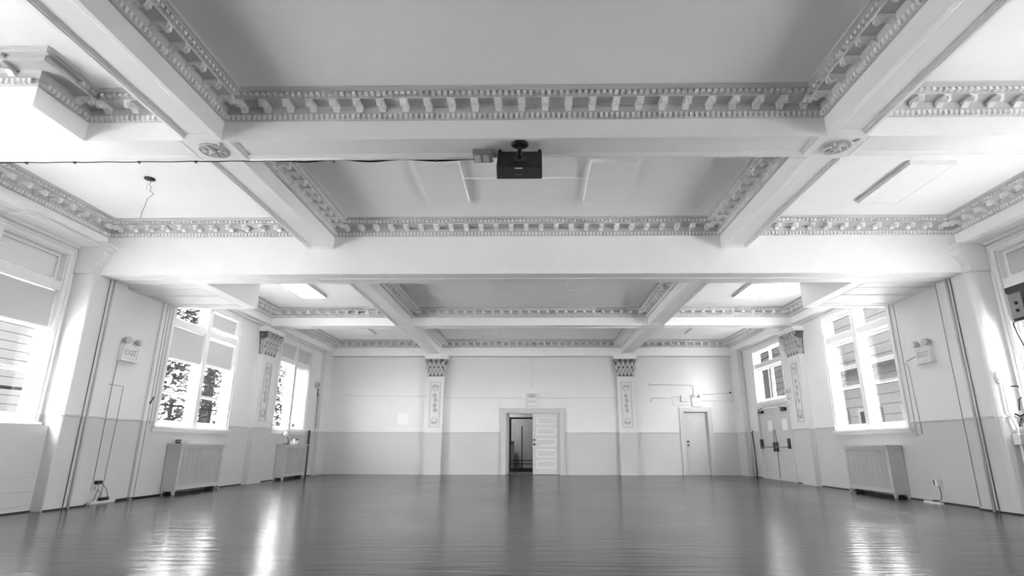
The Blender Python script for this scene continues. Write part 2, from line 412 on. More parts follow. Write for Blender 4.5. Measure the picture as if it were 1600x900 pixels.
def cornice(path, label, closed=True, mod=True, mod_join=False, sides=None, step=.264):
    TRIMN[0] += 1
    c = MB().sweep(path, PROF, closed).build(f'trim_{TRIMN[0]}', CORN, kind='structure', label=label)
    n = len(path); den = MB(); egg = MB(); mj = MB()
    for i in range(n if closed else n-1):
        a, b = Vector(path[i]), Vector(path[(i+1) % n]); d = b - a; Ls = d.length; d.normalize(); nn = Vector((-d.y, d.x))
        if sides is not None and i not in sides: continue
        def obox(mb, c0, w, o0, o1, z0, z1, taper=0):
            v = []
            for z, tw in ((z0, taper), (z1, 0)):
                for q, o in ((-w/2+tw, o0), (w/2-tw, o0), (w/2-tw, o1-tw), (-w/2+tw, o1-tw)):
                    p = c0 + d*q + nn*o; v.append((p.x, p.y, z))
            mb.add(v, [(3,2,1,0),(4,5,6,7),(0,1,5,4),(1,2,6,5),(2,3,7,6),(3,0,4,7)])
        st = .068; k = int((Ls-.46)/st)
        for j in range(k+1):
            obox(den, a + d*(Ls/2 + (j-k/2)*st), .036, .19, .248, Z0+.183, Z0+.216)
        st = .06; k = int((Ls-.1)/st)
        for j in range(k+1):
            obox(egg, a + d*(Ls/2 + (j-k/2)*st), .04, .02, .062, Z0+.004, Z0+.054, taper=.011)
        if mod:
            k = int((Ls-.5)/step); st = (Ls-.5)/max(k, 1)
            for j in range(k+1):
                p = a + d*(.25 + j*st) + nn*.045
                if mod_join:
                    obox(mj, p, .075, 0, .17, Z0+.06, Z0+.15, taper=.012)
                else:
                    o = link('modillion', MODM, None, c, local=True); o.location = (p.x, p.y, Z0+.151); o.rotation_euler.z = math.atan2(nn.y, nn.x) - PI/2
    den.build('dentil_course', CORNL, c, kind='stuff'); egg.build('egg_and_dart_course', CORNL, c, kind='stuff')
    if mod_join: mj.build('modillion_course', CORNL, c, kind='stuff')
    return c
def rect(x0, x1, y0, y1): return [(x0, y0), (x1, y0), (x1, y1), (x0, y1)]   # sides: 0 near, 1 right, 2 far, 3 left
for n, (y0, y1), far in (('first', (.6, 5.585), False), ('second', (6.05, 9.25), False), ('third', (9.82, 15.75), False), ('fourth', (16.2, 20.87), True)):
    cornice(rect(-3.42, 3.42, y0, y1), f'bracketed plaster cornice around the wide centre ceiling of the {n} bay', mod_join=far, sides=(1, 2, 3))
    if n == 'first':
        cornice([(-XP, 4.9), (-XP, .6), (-3.86, .6), (-3.86, 5.585), (-5.0, 5.585), (-5.0, 4.9)], 'stepped bracketed cornice around the boxed thickening in the first bay', sides=(0, 3, 4, 5))
    else:
        cornice(rect(-XP, -3.86, y0, y1), f'bracketed plaster cornice of the left side ceiling in the {n} bay', mod_join=far, sides=(2, 3))
    cornice(rect(3.86, XP, y0, y1), f'bracketed plaster cornice of the right side ceiling in the {n} bay', mod_join=far, sides=(1, 2))

# ------------------------------------------------------------------ boxed bulkheads behind the header beam
for sx, side in ((-1, 'left'), (1, 'right')):
    t = thing('boarded_bulkhead', f'boxed bulkhead with boarded underside behind the header beam at the {side} wall', 'bulkhead', (sx*6.8, 10.7, 3.9), kind='structure')
    B(sx*5.93, sx*XW, 9.83, 11.76, 3.95, 4.7).build('box_side', BEAM, t)
    for k, (a, b) in enumerate(((9.9, 10.16), (10.23, 10.68), (10.76, 11.38), (11.46, 11.56))):
        B(sx*6.21, sx*XW, a, b, 3.882, 3.95).build('plank', BEAM, t)
    B(sx*5.93, sx*6.17, 9.83, 11.76, 3.875, 3.95).build('edge_board', BEAM, t)
    B(sx*6.17, sx*XW, 11.62, 11.76, 3.872, 3.95).build('edge_board', BEAM, t)

# ------------------------------------------------------------------ chair rail
RAILS = [('left', [(-XW, 9.97, 11.5), (-XW, 14.45, 15.45), (-XW, 16.35, 16.75), (-XW, 19.35, 20.25), (-XP, 20.25, 20.98), (-XP, 9.17, 9.97), (-XP, 15.5, 16.3), (-XN, 9.06, 9.13)]),
         ('right', [(XW, 9.97, 11.5), (XW, 14.45, 15.45), (XW, 16.35, 16.8), (XW, 19.4, 20.25), (XP, 20.25, 20.98), (XP, 9.27, 9.97), (XP, 15.5, 16.3)])]
for side, rows in RAILS:
    for x, a, b in rows:
        TRIMN[0] += 1
        s = 1 if x > 0 else -1
        MB().prism([(x, 1.445), (x-s*.012, 1.452), (x-s*.014, 1.472), (x-s*.006, 1.48), (x, 1.482)], 1, a, b).build(f'trim_{TRIMN[0]}', TRIMG, kind='structure', label=f'thin chair rail along the {side} wall')
for a, b in ((-XP, -3.82), (-3.2, -1.13), (1.23, 3.2), (3.84, 5.44), (6.7, XP)):
    TRIMN[0] += 1
    MB().prism([(21, 1.445), (20.988, 1.452), (20.986, 1.472), (20.994, 1.48), (21, 1.482)], 0, a, b).build(f'trim_{TRIMN[0]}', TRIMG, kind='structure', label='thin chair rail along the far end wall')
for sx in (-1, 1):
    TRIMN[0] += 1
    B(sx*XN, sx*(XP+.02), 9.115, 9.13, 1.445, 1.478).build(f'trim_{TRIMN[0]}', TRIMG, kind='structure', label='thin chair rail across the near face of the pier')

# ------------------------------------------------------------------ windows
WN = [0]
def make_window(sx, xw, y0, y1, z0, z1, zt0=3.5, zt1=3.66, meet=2.25, desc='', plane=GLASS, simple=False):
    WN[0] += 1
    t = thing(f'window_{WN[0]}', desc, None, (sx*xw, (y0+y1)/2, z0), kind='structure')
    def X(a): return sx*(xw + a)
    iy0, iy1, iz0, iz1 = y0+.11, y1-.11, z0+.05, z1-.11
    MB().ring(0, X(-.028), X(.004), (y0+.006, y1-.006, z0+.006, z1-.006), (iy0, iy1, iz0, iz1)).build('casing', WHITE, t)
    MB().ring(0, X(-.045), X(-.002), (y0, y1, z0, z1), (y0+.03, y1-.03, z0+.03, z1-.035)).build('casing_backband', WHITE, t)
    MB().ring(0, X(.0), X(.2), (y0+.1, y1-.1, z0+.04, z1-.1), (iy0+.02, iy1-.02, iz0+.02, iz1-.02)).build('jamb', WHITE, t)
    B(X(-.09), X(.02), y0-.04, y1+.04, z0-.03, z0+.012).build('window_sill', WHITE, t)
    B(X(-.03), X(0), y0-.01, y1+.01, z0-.09, z0-.03).build('apron', WHITE, t)
    ym = (y0+y1)/2
    B(X(-.02), X(.22), ym-.085, ym+.085, iz0, iz1).build('mullion', WHITE, t)
    halves = ((iy0+.02, ym-.085), (ym+.085, iy1-.02))
    for a, b in halves:
        B(X(.0), X(.2), a, b, zt0, zt1).build('transom_bar', WHITE, t)
        f = MB().ring(0, X(.1), X(.14), (a, b, zt1, iz1-.02), (a+.05, b-.05, zt1+.05, iz1-.07)).build('transom_sash', WHITE, t)
        B(X(.117), X(.123), a+.045, b-.045, zt1+.045, iz1-.065).build('pane', plane, f)
        f = MB().ring(0, X(.145), X(.185), (a, b, meet-.03, zt0), (a+.055, b-.055, meet+.03, zt0-.06)).build('upper_sash', WHITE, t)
        B(X(.162), X(.168), a+.05, b-.05, meet+.025, zt0-.055).build('pane', GLASS, f)
        f = MB().ring(0, X(.1), X(.14), (a, b, iz0+.02, meet+.03), (a+.055, b-.055, iz0+.10, meet-.03)).build('lower_sash', WHITE, t)
        B(X(.117), X(.123), a+.05, b-.05, iz0+.095, meet-.025).build('pane', GLASS, f)
        B(X(.06), X(.1), a, a+.03, iz0, zt0).build('stop_bead', WHITE, t); B(X(.06), X(.1), b-.03, b, iz0, zt0).build('stop_bead', WHITE, t)
    portal(sx*(xw+.26), iy0, iy1, iz0, iz1, sx)
    return t, halves
def blind(sx, xw, a, b, z0, z1, label, m=None, off=.045):
    t = thing('roller_shade', label, 'roller shade', (sx*(xw+off), (a+b)/2, z1), 'roller shades in the windows')
    B(sx*(xw+off), sx*(xw+off+.004), a+.005, b-.005, z0+.02, z1-.02).build('cloth', m or SHADE, t)
    MB().tube([(sx*(xw+off+.01), a+.005, z1-.02), (sx*(xw+off+.01), b-.005, z1-.02)], .016, 8).build('roller', WHITE, t)
    B(sx*(xw+off-.006), sx*(xw+off+.01), a+.005, b-.005, z0, z0+.025).build('hem_bar', WHITE, t)
make_window(-1, XN, *WIN[1], desc='left sash window level with the camera, added out of view for daylight', plane=GLASSP)  # this pair is added out of view to light the nearest bay
make_window(1, XN, *WIN[1], desc='right sash window level with the camera, added out of view for daylight', plane=GLASSP)
t, h = make_window(-1, XN, *WIN[0], meet=2.16, desc='tall sash window at the left edge, nearest the camera', plane=GLASSP)
blind(-1, XN, h[1][0], h[1][1], 2.86, 3.5, 'grey roller shade half lowered in the left window nearest the camera, far half')
blind(-1, XN, h[0][0], h[0][1], 2.86, 3.5, 'grey roller shade half lowered in the left window nearest the camera, near half')
t, h = make_window(-1, XW, *WIN_B[0], meet=2.1, desc='left twin sash window over the radiator cover, trees outside')
blind(-1, XW, h[0][0], h[0][1], 2.8, 3.5, 'grey roller shade over the near upper sash of the window above the left radiator')
blind(-1, XW, h[1][0], h[1][1], 2.84, 3.46, 'grey roller shade over the far upper sash of the window above the left radiator')
blind(-1, XW, h[1][0], h[1][1], 3.74, 4.12, 'grey roller shade filling the far transom of the window above the left radiator')
t, h = make_window(-1, XW, *WIN_B[1], meet=2.3, desc='far left twin sash window behind the ornate pilaster')
blind(-1, XW, h[0][0], h[0][1], 3.55, 4.1, 'grey shade in the near transom of the far left window')
blind(-1, XW, h[1][0], h[1][1], 3.55, 4.1, 'grey shade in the far transom of the far left window')
blind(-1, XW, h[1][0]+.06, h[1][1]-.06, 1.55, 3.5, 'pale translucent shade drawn right down in the far left window', SHADEW, .075)
make_window(1, XN, *WIN[0], meet=2.2, desc='tall sash window at the right edge holding the air conditioner', plane=GLASSP)
make_window(1, XW, *WIN_B[0], meet=2.38, desc='right twin sash window over the radiator cover, pale house outside')
# window above the double doors: two low panes and a divided transom
WN[0] += 1
t = thing(f'window_{WN[0]}', 'window above the double exit doors showing dark siding', None, (XW, 18.0, 2.3), kind='structure')
MB().ring(0, XW-.03, XW, (16.85, 19.25, 2.3, 4.18), (16.97, 19.13, 2.4, 4.07)).build('casing', WHITE, t)
MB().ring(0, XW, XW+.2, (16.9, 19.15, 2.36, 4.1), (16.99, 19.1, 2.42, 4.05)).build('jamb', WHITE, t)
B(XW-.01, XW+.2, 16.99, 19.1, 3.5, 3.66).build('transom_bar', WHITE, t)
for a, b in ((16.99, 18.02), (18.07, 19.1)):
    f = MB().ring(0, XW+.1, XW+.14, (a, b, 2.42, 3.5), (a+.06, b-.06, 2.5, 3.44)).build('lower_sash', WHITE, t)
    B(XW+.117, XW+.123, a+.055, b-.055, 2.495, 3.445).build('pane', GLASS, f)
    f = MB().ring(0, XW+.1, XW+.14, (a, b, 3.66, 4.05), (a+.02, b-.02, 3.69, 4.02)).build('transom_sash', WHITE, t)
    B(XW+.117, XW+.123, a+.015, b-.015, 3.685, 4.025).build('pane', GLASS, f)
B(XW+.08, XW+.16, 18.02, 18.07, 2.42, 4.05).build('mullion', WHITE, t)
portal(XW+.26, 17.0, 19.1, 2.42, 4.05, 1)

# ------------------------------------------------------------------ ornate pilasters
def leaf_mesh():
    m = MB(); n = 8; v = []
    W_ = (.034, .052, .044, .058, .046, .054, .038, .026, .006)
    for i in range(n+1):
        t = i/n; y = .012 + .03*t + .055*max(0, t-.55)**1.5/.45**1.5; z = .2*t - .03*max(0, t-.8)/.2
        for q in (-1, -.45, 0, .45, 1): v.append((q*W_[i], y - .016*abs(q)**1.5 + (-.006 if q == 0 else 0), z - .012*abs(q)))
    f = [(i*5+j, i*5+j+1, (i+1)*5+j+1, (i+1)*5+j) for i in range(n) for j in range(4)]
    k = len(v); v2 = [(x, y-.016, z-.004) for x, y, z in v]
    f2 = [(a+k, d+k, c+k, b+k) for a, b, c, d in f]
    edge = [i*5 for i in range(n+1)] + [n*5+j for j in range(1, 5)] + [i*5+4 for i in range(n-1, -1, -1)] + [j for j in (3, 2, 1)]
    ed = [(edge[i], edge[(i+1) % len(edge)], edge[(i+1) % len(edge)]+k, edge[i]+k) for i in range(len(edge))]
    m.add(v + v2, f + f2 + ed, False); me = m.mesh('leaf'); me.materials.append(CARVE); return me
LEAF = leaf_mesh()
def volute_mesh():
    m = MB(); pts = []
    for i in range(22):
        t = i/21*3.2*PI; r = .055*(1 - i/25); pts.append((r*math.cos(t), 0, r*math.sin(t)))
    m.tube(pts, [.014*(1 - i/34) for i in range(22)], 6); me = m.mesh('volute'); me.materials.append(CARVE); return me
VOL = volute_mesh()
def pilaster(loc, rz, label, proud, wdt=.62, panel=True):
    """local frame: front face looks to -y, width along x, origin at the base centre of the wall line"""
    t = thing('pilaster_column', label, None, loc, 'ornate pilasters', 'structure', rz)
    def part(mb, name, m, par=None, **k): return link(name, mb.mesh(name), m, par or t, local=True, **k)
    h = wdt/2
    part(MB().box(-h, h, -proud, .02, 0, 3.48), 'shaft', WALL)
    part(MB().box(-h-.01, h+.01, -proud-.012, .02, 3.44, 3.48), 'astragal', WALL)
    # bell
    pr = [(0, 3.48), (.01, 3.6), (.02, 3.75), (.05, 3.92), (.10, 4.06), (.13, 4.11)]
    v = []
    for o, z in pr: v += [(-h+.02-o, -proud+.01-o, z), (h-.02+o, -proud+.01-o, z), (h-.02+o, .02, z), (-h+.02-o, .02, z)]
    f = [(i*4+j, i*4+(j+1) % 4, i*4+4+(j+1) % 4, i*4+4+j) for i in range(5) for j in range(4)] + [(3, 2, 1, 0), (20, 21, 22, 23)]
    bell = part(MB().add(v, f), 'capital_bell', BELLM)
    part(MB().box(-h-.1, h+.1, -proud-.12, .02, 4.12, 4.17), 'abacus', BEAM); part(MB().box(-h-.125, h+.125, -proud-.145, .02, 4.17, 4.235), 'abacus', BEAM)
    def put(me, nm, x, y, z, r, s=1.0, tilt=0):
        o = link(nm, me, None, bell, local=True); o.location = (x, y, z); o.rotation_euler = (tilt, 0, r); o.scale = (s, s, s)
    def bell_o(z):
        for (o0, z0), (o1, z1) in zip(pr, pr[1:]):
            if z <= z1: return o0 + (o1-o0)*(z-z0)/(z1-z0)
        return pr[-1][0]
    sp = (wdt - .06)/4
    for z, xs, sz in ((3.485, (-2, -1, 0, 1, 2), 1.0), (3.60, (-1.5, -.5, .5, 1.5), 1.05), (3.72, (-2.05, -1, 0, 1, 2.05), 1.1), (3.85, (-1.6, -.55, .55, 1.6), 1.1)):
        for x in xs: put(LEAF, 'acanthus_leaf', x*sp*(1 + .12*(z > 3.7)), -proud + .02 - bell_o(z), z, PI, sz*sp/.125, -.04 - .25*(z > 3.8))
        for q in (-1, 1): put(LEAF, 'acanthus_leaf', q*(h - .025 + bell_o(z)), -proud*.5, z, PI + q*PI/2, sz, 0)
    for q in (-1, 1):
        put(VOL, 'volute', q*(h+.035), -proud-.125, 4.045, q*.5, 1.35); put(VOL, 'volute', q*.1, -proud-.13, 4.045, 0, 1.0)
    put(VOL, 'volute', 0, -proud-.15, 4.09, 0, .7)
    if panel:
        pw, z0, z1 = .2, 1.64, 3.28
        fr = part(MB().ring(1, -proud-.016, -proud, (-pw, pw, z0, z1), (-pw+.028, pw-.028, z0+.028, z1-.028)), 'panel_moulding', TRIMG)
        part(MB().ring(1, -proud-.008, -proud, (-pw+.045, pw-.045, z0+.045, z1-.045), (-pw+.052, pw-.052, z0+.052, z1-.052)), 'inner_bead', CARVE)
        y = -proud - .006
        def S(fn, n=18): return [(fn(i/n)[0], y, fn(i/n)[1]) for i in range(n+1)]
        rl = part(MB().tube(S(lambda q: (.035*math.sin(q*4*PI), 2.15 + .72*q), 40), .015, 6), 'scroll_stem', CARVE)
        for k, z in enumerate((2.25, 2.43, 2.61, 2.78)):
            rr = link('flower', MB().lathe([(.075, 0), (.07, -.016), (.04, -.01), (.025, -.026), (.001, -.028)], (0, 0, 0), 12, 1).mesh('flower'), CARVE, rl, local=True)
            rr.location = (.012*(-1)**k, y+.004, z)
        for s in (-1, 1):
            for zb, dz in ((3.0, 1), (1.93, -1)):
                part(MB().tube(S(lambda q: (s*(.03 + .085*math.sin(q*PI*.9)), zb + dz*(.2*q - .02)), 12), .014, 6), 'corner_scroll', CARVE)
                part(MB().ell((s*.075, y, zb+dz*.12), (.03, .01, .055), 8, 6), 'leaf_relief', CARVE)
                part(MB().tube(S(lambda q: (s*.115*(1-q), zb - dz*.04 - dz*.1*math.sin(q*PI/2) + dz*.06), 8), .008, 6), 'arch_relief', CARVE)
        for zb in (3.12, 1.8): part(MB().ell((0, y, zb), (.045, .012, .06), 8, 6), 'palmette', CARVE)
    return t
pilaster((-3.52, 21, 0), 0, 'ornate pilaster with leafy capital on the end wall, to the left of the panelled door', .2)
pilaster((3.52, 21, 0), 0, 'ornate pilaster with leafy capital on the end wall, between the two end doors', .2)
pilaster((-XW, 15.9, 0), PI/2, 'ornate pilaster with leafy capital on the left wall between windows', .15, .78)
pilaster((XW, 15.9, 0), -PI/2, 'ornate pilaster with leafy capital on the right wall before the double doors', .15, .78)

# ------------------------------------------------------------------ doors
def u_casing(name, x0, x1, z1, ow, ot, y0, y1, m, par):
    p = [(x0-ow, 0), (x0-ow, z1+ot), (x1+ow, z1+ot), (x1+ow, 0), (x1, 0), (x1, z1), (x0, z1), (x0, 0)]
    return MB().prism(p, 1, y0, y1).build(name, m, par)
d = thing('door_1', 'double door in the end wall, one panelled leaf closed and the other standing open', None, (.08, 21, 0), kind='structure')
u_casing('casing', -.9, 1.06, 2.17, .2, .16, 20.96, 21.0, DOORP, d)
u_casing('casing_edge', -1.06, 1.22, 2.29, .04, .04, 20.945, 21.0, DOORP, d)
u_casing('jamb', -.87, 1.03, 2.14, .028, .028, 21.0, 21.3, DOORP, d)
lf = grid_wall(1, 21.06, 21.11, [.08, 1.03], [.01, 2.14], []).build('door_leaf', DOORP, d)
for z0, z1 in ((1.76, 2.02), (1.38, 1.635), (1.0, 1.25), (.605, .87), (.22, .485)):
    MB().ring(1, 21.035, 21.062, (.22, .92, z0, z1), (.25, .89, z0+.03, z1-.03)).build('panel_moulding', WHITE, lf)
for z in (1.21, 1.05): MB().lathe([(.03, 0), (.03, -.01), (.012, -.015), (.012, -.04), (.032, -.05), (.03, -.07), (.001, -.075)], (.135, 21.06, z), 12, 1).build('door_knob', BLACK, lf)
lf = B(-.87, -.82, 21.28, 22.2, .01, 2.14).build('door_leaf', DOORP, d)
MB().lathe([(.03, 0), (.012, .015), (.032, .05), (.001, .075)], (-.82, 22.1, 1.05), 12, 0).build('door_knob', BLACK, lf)
B(-.9, 1.06, 21.0, 21.3, 0, .012).build('threshold', DGREY, d)
d = thing('door_2', 'plain flush door in the end wall beside the right corner', None, (6.04, 21, 0), kind='structure')
u_casing('casing', 5.6, 6.48, 2.22, .15, .14, 20.96, 21, DOORP, d)
u_casing('jamb', 5.62, 6.46, 2.2, .02, .02, 21, 21.3, DOORP, d)
B(5.5, 6.6, 21.3, 21.4, 0, 2.4).build('light_leak_stop', DARKM, d)  # added slab, keeps outdoor light from showing under the door
lf = B(5.625, 6.455, 21.1, 21.15, 0, 2.19).build('door_leaf', DOORP, d)
for z in (1.16, 1.03): MB().lathe([(.03, 0), (.03, -.012), (.012, -.018), (.012, -.045), (.03, -.055), (.001, -.075)], (5.72, 21.1, z), 12, 1).build('door_knob', BLACK, lf)
d = thing('door_3', 'pair of exit doors with push bars in the right wall', None, (XW, 18.1, 0), kind='structure')
p = [(16.88, 0), (16.88, 2.28), (19.32, 2.28), (19.32, 0), (19.2, 0), (19.2, 2.2), (17.0, 2.2), (17.0, 0)]
MB().prism(p, 0, XW-.025, XW).build('casing', DOORP, d); MB().prism([(16.98, 0), (16.98, 2.22), (19.22, 2.22), (19.22, 0), (19.19, 0), (19.19, 2.19), (17.01, 2.19), (17.01, 0)], 0, XW, XW+.23).build('jamb', DOORP, d)
for a, b in ((17.02, 18.09), (18.105, 19.185)):
    lf = B(XW+.02, XW+.07, a, b, 0, 2.18).build('door_leaf', DOORP, d)
    far = a > 18
    c = b if far else a; s = -1 if far else 1
    B(XW-.08, XW+.02, c+s*.02, c+s*.09, .93, 1.22).build('push_bar_case', DGREY, lf)
    MB().tube([(XW-.06, c+s*.05, .98), (XW-.06, c+s*.97, .98)], .014, 8).build('push_bar', STEEL, lf)
    B(XW-.05, XW+.02, c+s*.95, c+s*1.05, .84, 1.12).build('latch_case', DGREY, lf)
    MB().tube([(XW-.01, c+s*1.0, 1.12), (XW-.01, c+s*1.02, 1.5)], .009, 6).build('latch_rod', DGREY, lf)
    if not far: MB().tube([(XW-.01, c+s*1.0, .84), (XW-.01, c+s*1.02, .06)], .007, 6).build('latch_rod', DGREY, lf)
    B(XW-.06, XW+.02, c+s*.06, c+s*.36, 2.03, 2.12).build('door_closer', BLACK, lf)
    MB().tube([(XW-.04, c+s*.12, 2.13), (XW-.12, c+s*.28, 2.14), (XW-.03, c+s*.42, 2.2)], .011, 6).build('closer_arm', BLACK, lf)
for y0, y1, lab in ((18.24, 18.6, 'far'), (17.17, 17.53, 'near')):
    o = B(XW+.012, XW+.02, y0, y1, 1.46, 1.79).build('paper_notice', PAPER, label=f'white paper notice taped to the {lab} leaf of the exit doors', cat='notice', group='notices on the exit doors')
o = B(-4.91, -4.5, 20.99, 21.0, 1.75, 2.14).build('paper_notice', PAPER, label='plain square sheet stuck on the end wall left of the ornate pilaster', cat='notice')

# room beyond the open leaf
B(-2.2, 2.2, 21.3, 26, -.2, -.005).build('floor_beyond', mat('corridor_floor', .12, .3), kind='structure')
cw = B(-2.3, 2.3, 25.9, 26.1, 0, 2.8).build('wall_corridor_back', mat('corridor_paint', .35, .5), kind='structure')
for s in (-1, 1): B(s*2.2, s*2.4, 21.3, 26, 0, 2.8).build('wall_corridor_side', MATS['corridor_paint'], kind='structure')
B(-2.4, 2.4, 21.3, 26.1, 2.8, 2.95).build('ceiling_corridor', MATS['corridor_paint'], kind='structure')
g = thing('glazed_inner_door', 'dark framed glazed door in the corridor beyond the open leaf', 'door', (-.1, 22.9, 0))
MB().ring(1, 22.9, 22.94, (-.85, .75, .02, 2.1), (-.78, .68, .16, 2.03)).build('frame', DGREY, g)
B(-.79, .69, 22.915, 22.922, .15, 2.04).build('pane', GLASS, g)
B(-.37, -.33, 22.89, 22.95, .15, 1.75).build('pull_bar', BLACK, g)
for z in (.3, .42): B(-.78, .68, 22.9, 22.94, z, z+.035).build('kick_rail', BLACK, g)
lamp = thing('added_corridor_lamp', 'added ceiling lamp brightening the corridor beyond the open door', 'lamp', (-1.2, 24.6, 2.8))  # added lamp, brightens what shows through the open doorway
MB().lathe([(.2, 0), (.2, -.04), (.14, -.09), (.001, -.11)], (-1.2, 24.6, 2.8), 16).build('lamp_shade', mat('added_lamp_globe', .9, .4, emit=2.5), lamp)
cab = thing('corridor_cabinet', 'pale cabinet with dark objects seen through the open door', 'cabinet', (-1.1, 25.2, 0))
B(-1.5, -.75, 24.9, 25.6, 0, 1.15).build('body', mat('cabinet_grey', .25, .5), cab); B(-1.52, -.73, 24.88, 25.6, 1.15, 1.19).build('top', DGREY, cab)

# ------------------------------------------------------------------ ceiling light boxes
def light_box(x0, x1, y0, y1, label, m=PANELW):
    t = thing('ceiling_light', label, 'light', ((x0+x1)/2, (y0+y1)/2, ZC), 'flat ceiling light boxes')
    MB().ring(2, ZC-.065, ZC, (x0, x1, y0, y1), (x0+.02, x1-.02, y0+.02, y1-.02)).build('frame', BEAM, t)
    B(x0+.015, x1-.015, y0+.015, y1-.015, ZC-.06, ZC-.02).build('diffuser', m, t)
for x0, x1, s in ((-1.54, -.91, 'left'), (.93, 1.57, 'right')):
    light_box(x0, x1, 6.95, 8.27, f'flat ceiling light box just beyond the projector, on its {s}')
    light_box(x0, x1, 12.2, 13.52, f'flat {s} centre light box in the bay beyond the header beam')
    light_box(x0, x1, 18.1, 19.4, f'flat {s} centre light box in the farthest bay')
light_box(5.36, 6.0, 7.05, 8.36, 'flat ceiling light box in the right side ceiling near the projector beam')
light_box(-6.03, -5.38, 12.9, 14.24, 'glowing light box in the left side ceiling beyond the header', PANELLIT)
light_box(5.39, 6.05, 13.0, 14.34, 'glowing light box in the right side ceiling beyond the header', PANELLIT)
light_box(-6.1, -5.46, 18.1, 19.38, 'flat light box in the farthest left side ceiling')
light_box(5.42, 6.06, 18.1, 19.25, 'flat light box in the farthest right side ceiling')
o = B(-.91, .93, 7.5, 7.53, ZC-.02, ZC).build('surface_raceway', BEAM, label='slim raceway linking the two light boxes behind the projector', cat='raceway')

# ------------------------------------------------------------------ projector
pj = thing('projector', 'black ceiling projector tilted down on a ball mount under the cross beam', 'projector', (-.025, 5.72, SOF))
MB().lathe([(.1, .004), (.1, -.006), (.075, -.022), (.03, -.03), (.001, -.03)], (-.025, 5.72, SOF), 24).build('ceiling_plate', BLACK, pj)
phi = math.radians(56); n_ = Vector((0, -math.sin(phi), math.cos(phi))); t_ = Vector((0, -math.cos(phi), -math.sin(phi)))
PC = Vector((-.03, 5.80, 4.2))
def pw(x, a, b): return PC + Vector((x, 0, 0)) + t_*a + n_*b     # x along width, a down the plate, b out of the plate
def pbox(x0, x1, a0, a1, b0, b1):
    v = [pw(x, a, b) for x in (x0, x1) for a in (a0, a1) for b in (b0, b1)]
    return MB().add(v, [(0,1,3,2),(4,6,7,5),(0,4,5,1),(2,3,7,6),(0,2,6,4),(1,5,7,3)])
bd = pbox(-.26, .26, -.19, .19, -.155, 0).build('body', BLACK, pj, bevel=.008)
pbox(-.255, .255, .191, .197, -.15, -.006).build('rear_panel', DGREY, bd)
pbox(-.05, .035, .197, .2, -.022, -.008).build('name_plate', PLAST, bd)
pbox(-.05, .03, .197, .199, -.1, -.095).build('marking', STEEL, bd)
for x in (-.235, .235):
    for a in (-.17, .17): MB().tube([pw(x, a, 0), pw(x, a, .025)], [.02, .022], 10).build('foot', BLACK, bd)
MB().tube([pw(0, 0, 0), pw(0, 0, .012)], .072, 20).build('mount_disc', DGREY, pj)
MB().tube([Vector((-.025, 5.72, SOF-.02)), PC + n_*.06, PC + n_*.01], [.022, .026, .03], 12).build('mount_arm', BLACK, pj)
MB().ell(PC + n_*.055 + Vector((0, 0, .02)), .038, 12, 8).build('ball_joint', BLACK, pj)

jb = thing('junction_box', 'grey outlet box on the cross beam beside the projector', 'outlet box', (-.47, 5.92, SOF))
B(-.58, -.36, 5.81, 6.03, 4.275, SOF).build('body', STEEL, jb, bevel=.006)
for x in (-.53, -.43): B(x-.035, x+.035, 5.845, 5.995, 4.268, 4.276).build('socket_plate', PLAST, jb)
pts = []
for i in range(61):
    q = i/60; x = -.36 - q*2.55; pts.append((x, 6.076 + .006*math.sin(q*23), 4.345 + .012*math.sin(q*19) - (.02 if i in (0,) else 0)))
pts += [(-2.95, 6.085, 4.36), (-2.99, 6.12, 4.42), (-3.02, 6.2, 4.5)]
MB().tube(pts, .0125, 8).build('power_cable', BLACK, label='thick black cable sagging along the far edge of the projector beam', cat='cable')
pts = [(-2.9 - .074*i, 6.064, 4.335 + .003*math.sin(i*.9)) for i in range(62)]
MB().tube(pts, .006, 6).build('thin_cable', BLACK, label='thin black cable clipped along the beam from the crossing to the left wall', cat='cable')
for i, x in enumerate((-1.05, -1.75, -2.3, -2.75, -4.0, -4.7, -5.5, -6.1)):
    B(x-.008, x+.008, 6.05, 6.085, 4.32, 4.375).build('cable_clip', DGREY, label=f"{('first', 'second', 'third', 'fourth', 'fifth', 'sixth', 'seventh', 'eighth')[i]} dark cable clip along the beam, counting from the projector", cat='clip', group='cable clips on the projector beam')
MB().tube([(-.6, 6.02, 4.33), (-3.3, 6.02, 4.33)], .012, 8).build('white_conduit', PLAST, label='white conduit under the projector beam edge leading to the outlet box', cat='conduit')

# open ceiling fitting with hanging wire
hk = thing('ceiling_hook', 'black broken ceiling fitting with a dangling wire in the left side ceiling', 'ceiling fitting', (-5.6, 7.47, ZC))
MB().lathe([(.075, .002), (.075, -.012), (.03, -.018), (.001, -.018)], (-5.6, 7.47, ZC), 14).build('plate', BLACK, hk)
pts = [(-5.6, 7.5, ZC-.015), (-5.68, 7.6, ZC-.05), (-5.72, 7.7, ZC-.03), (-5.82, 7.8, ZC-.03), (-5.86, 7.95, ZC-.02), (-6.1, 8.15, ZC-.015), (-6.3, 8.4, ZC-.012), (-6.5, 8.62, ZC-.012), (-6.72, 8.9, ZC-.02)]
MB().tube(pts, .0045, 6).build('wire', LINE, hk)
B(-5.66, -5.655, 7.52, 7.525, ZC-.16, ZC).build('loose_end', PLAST, hk)

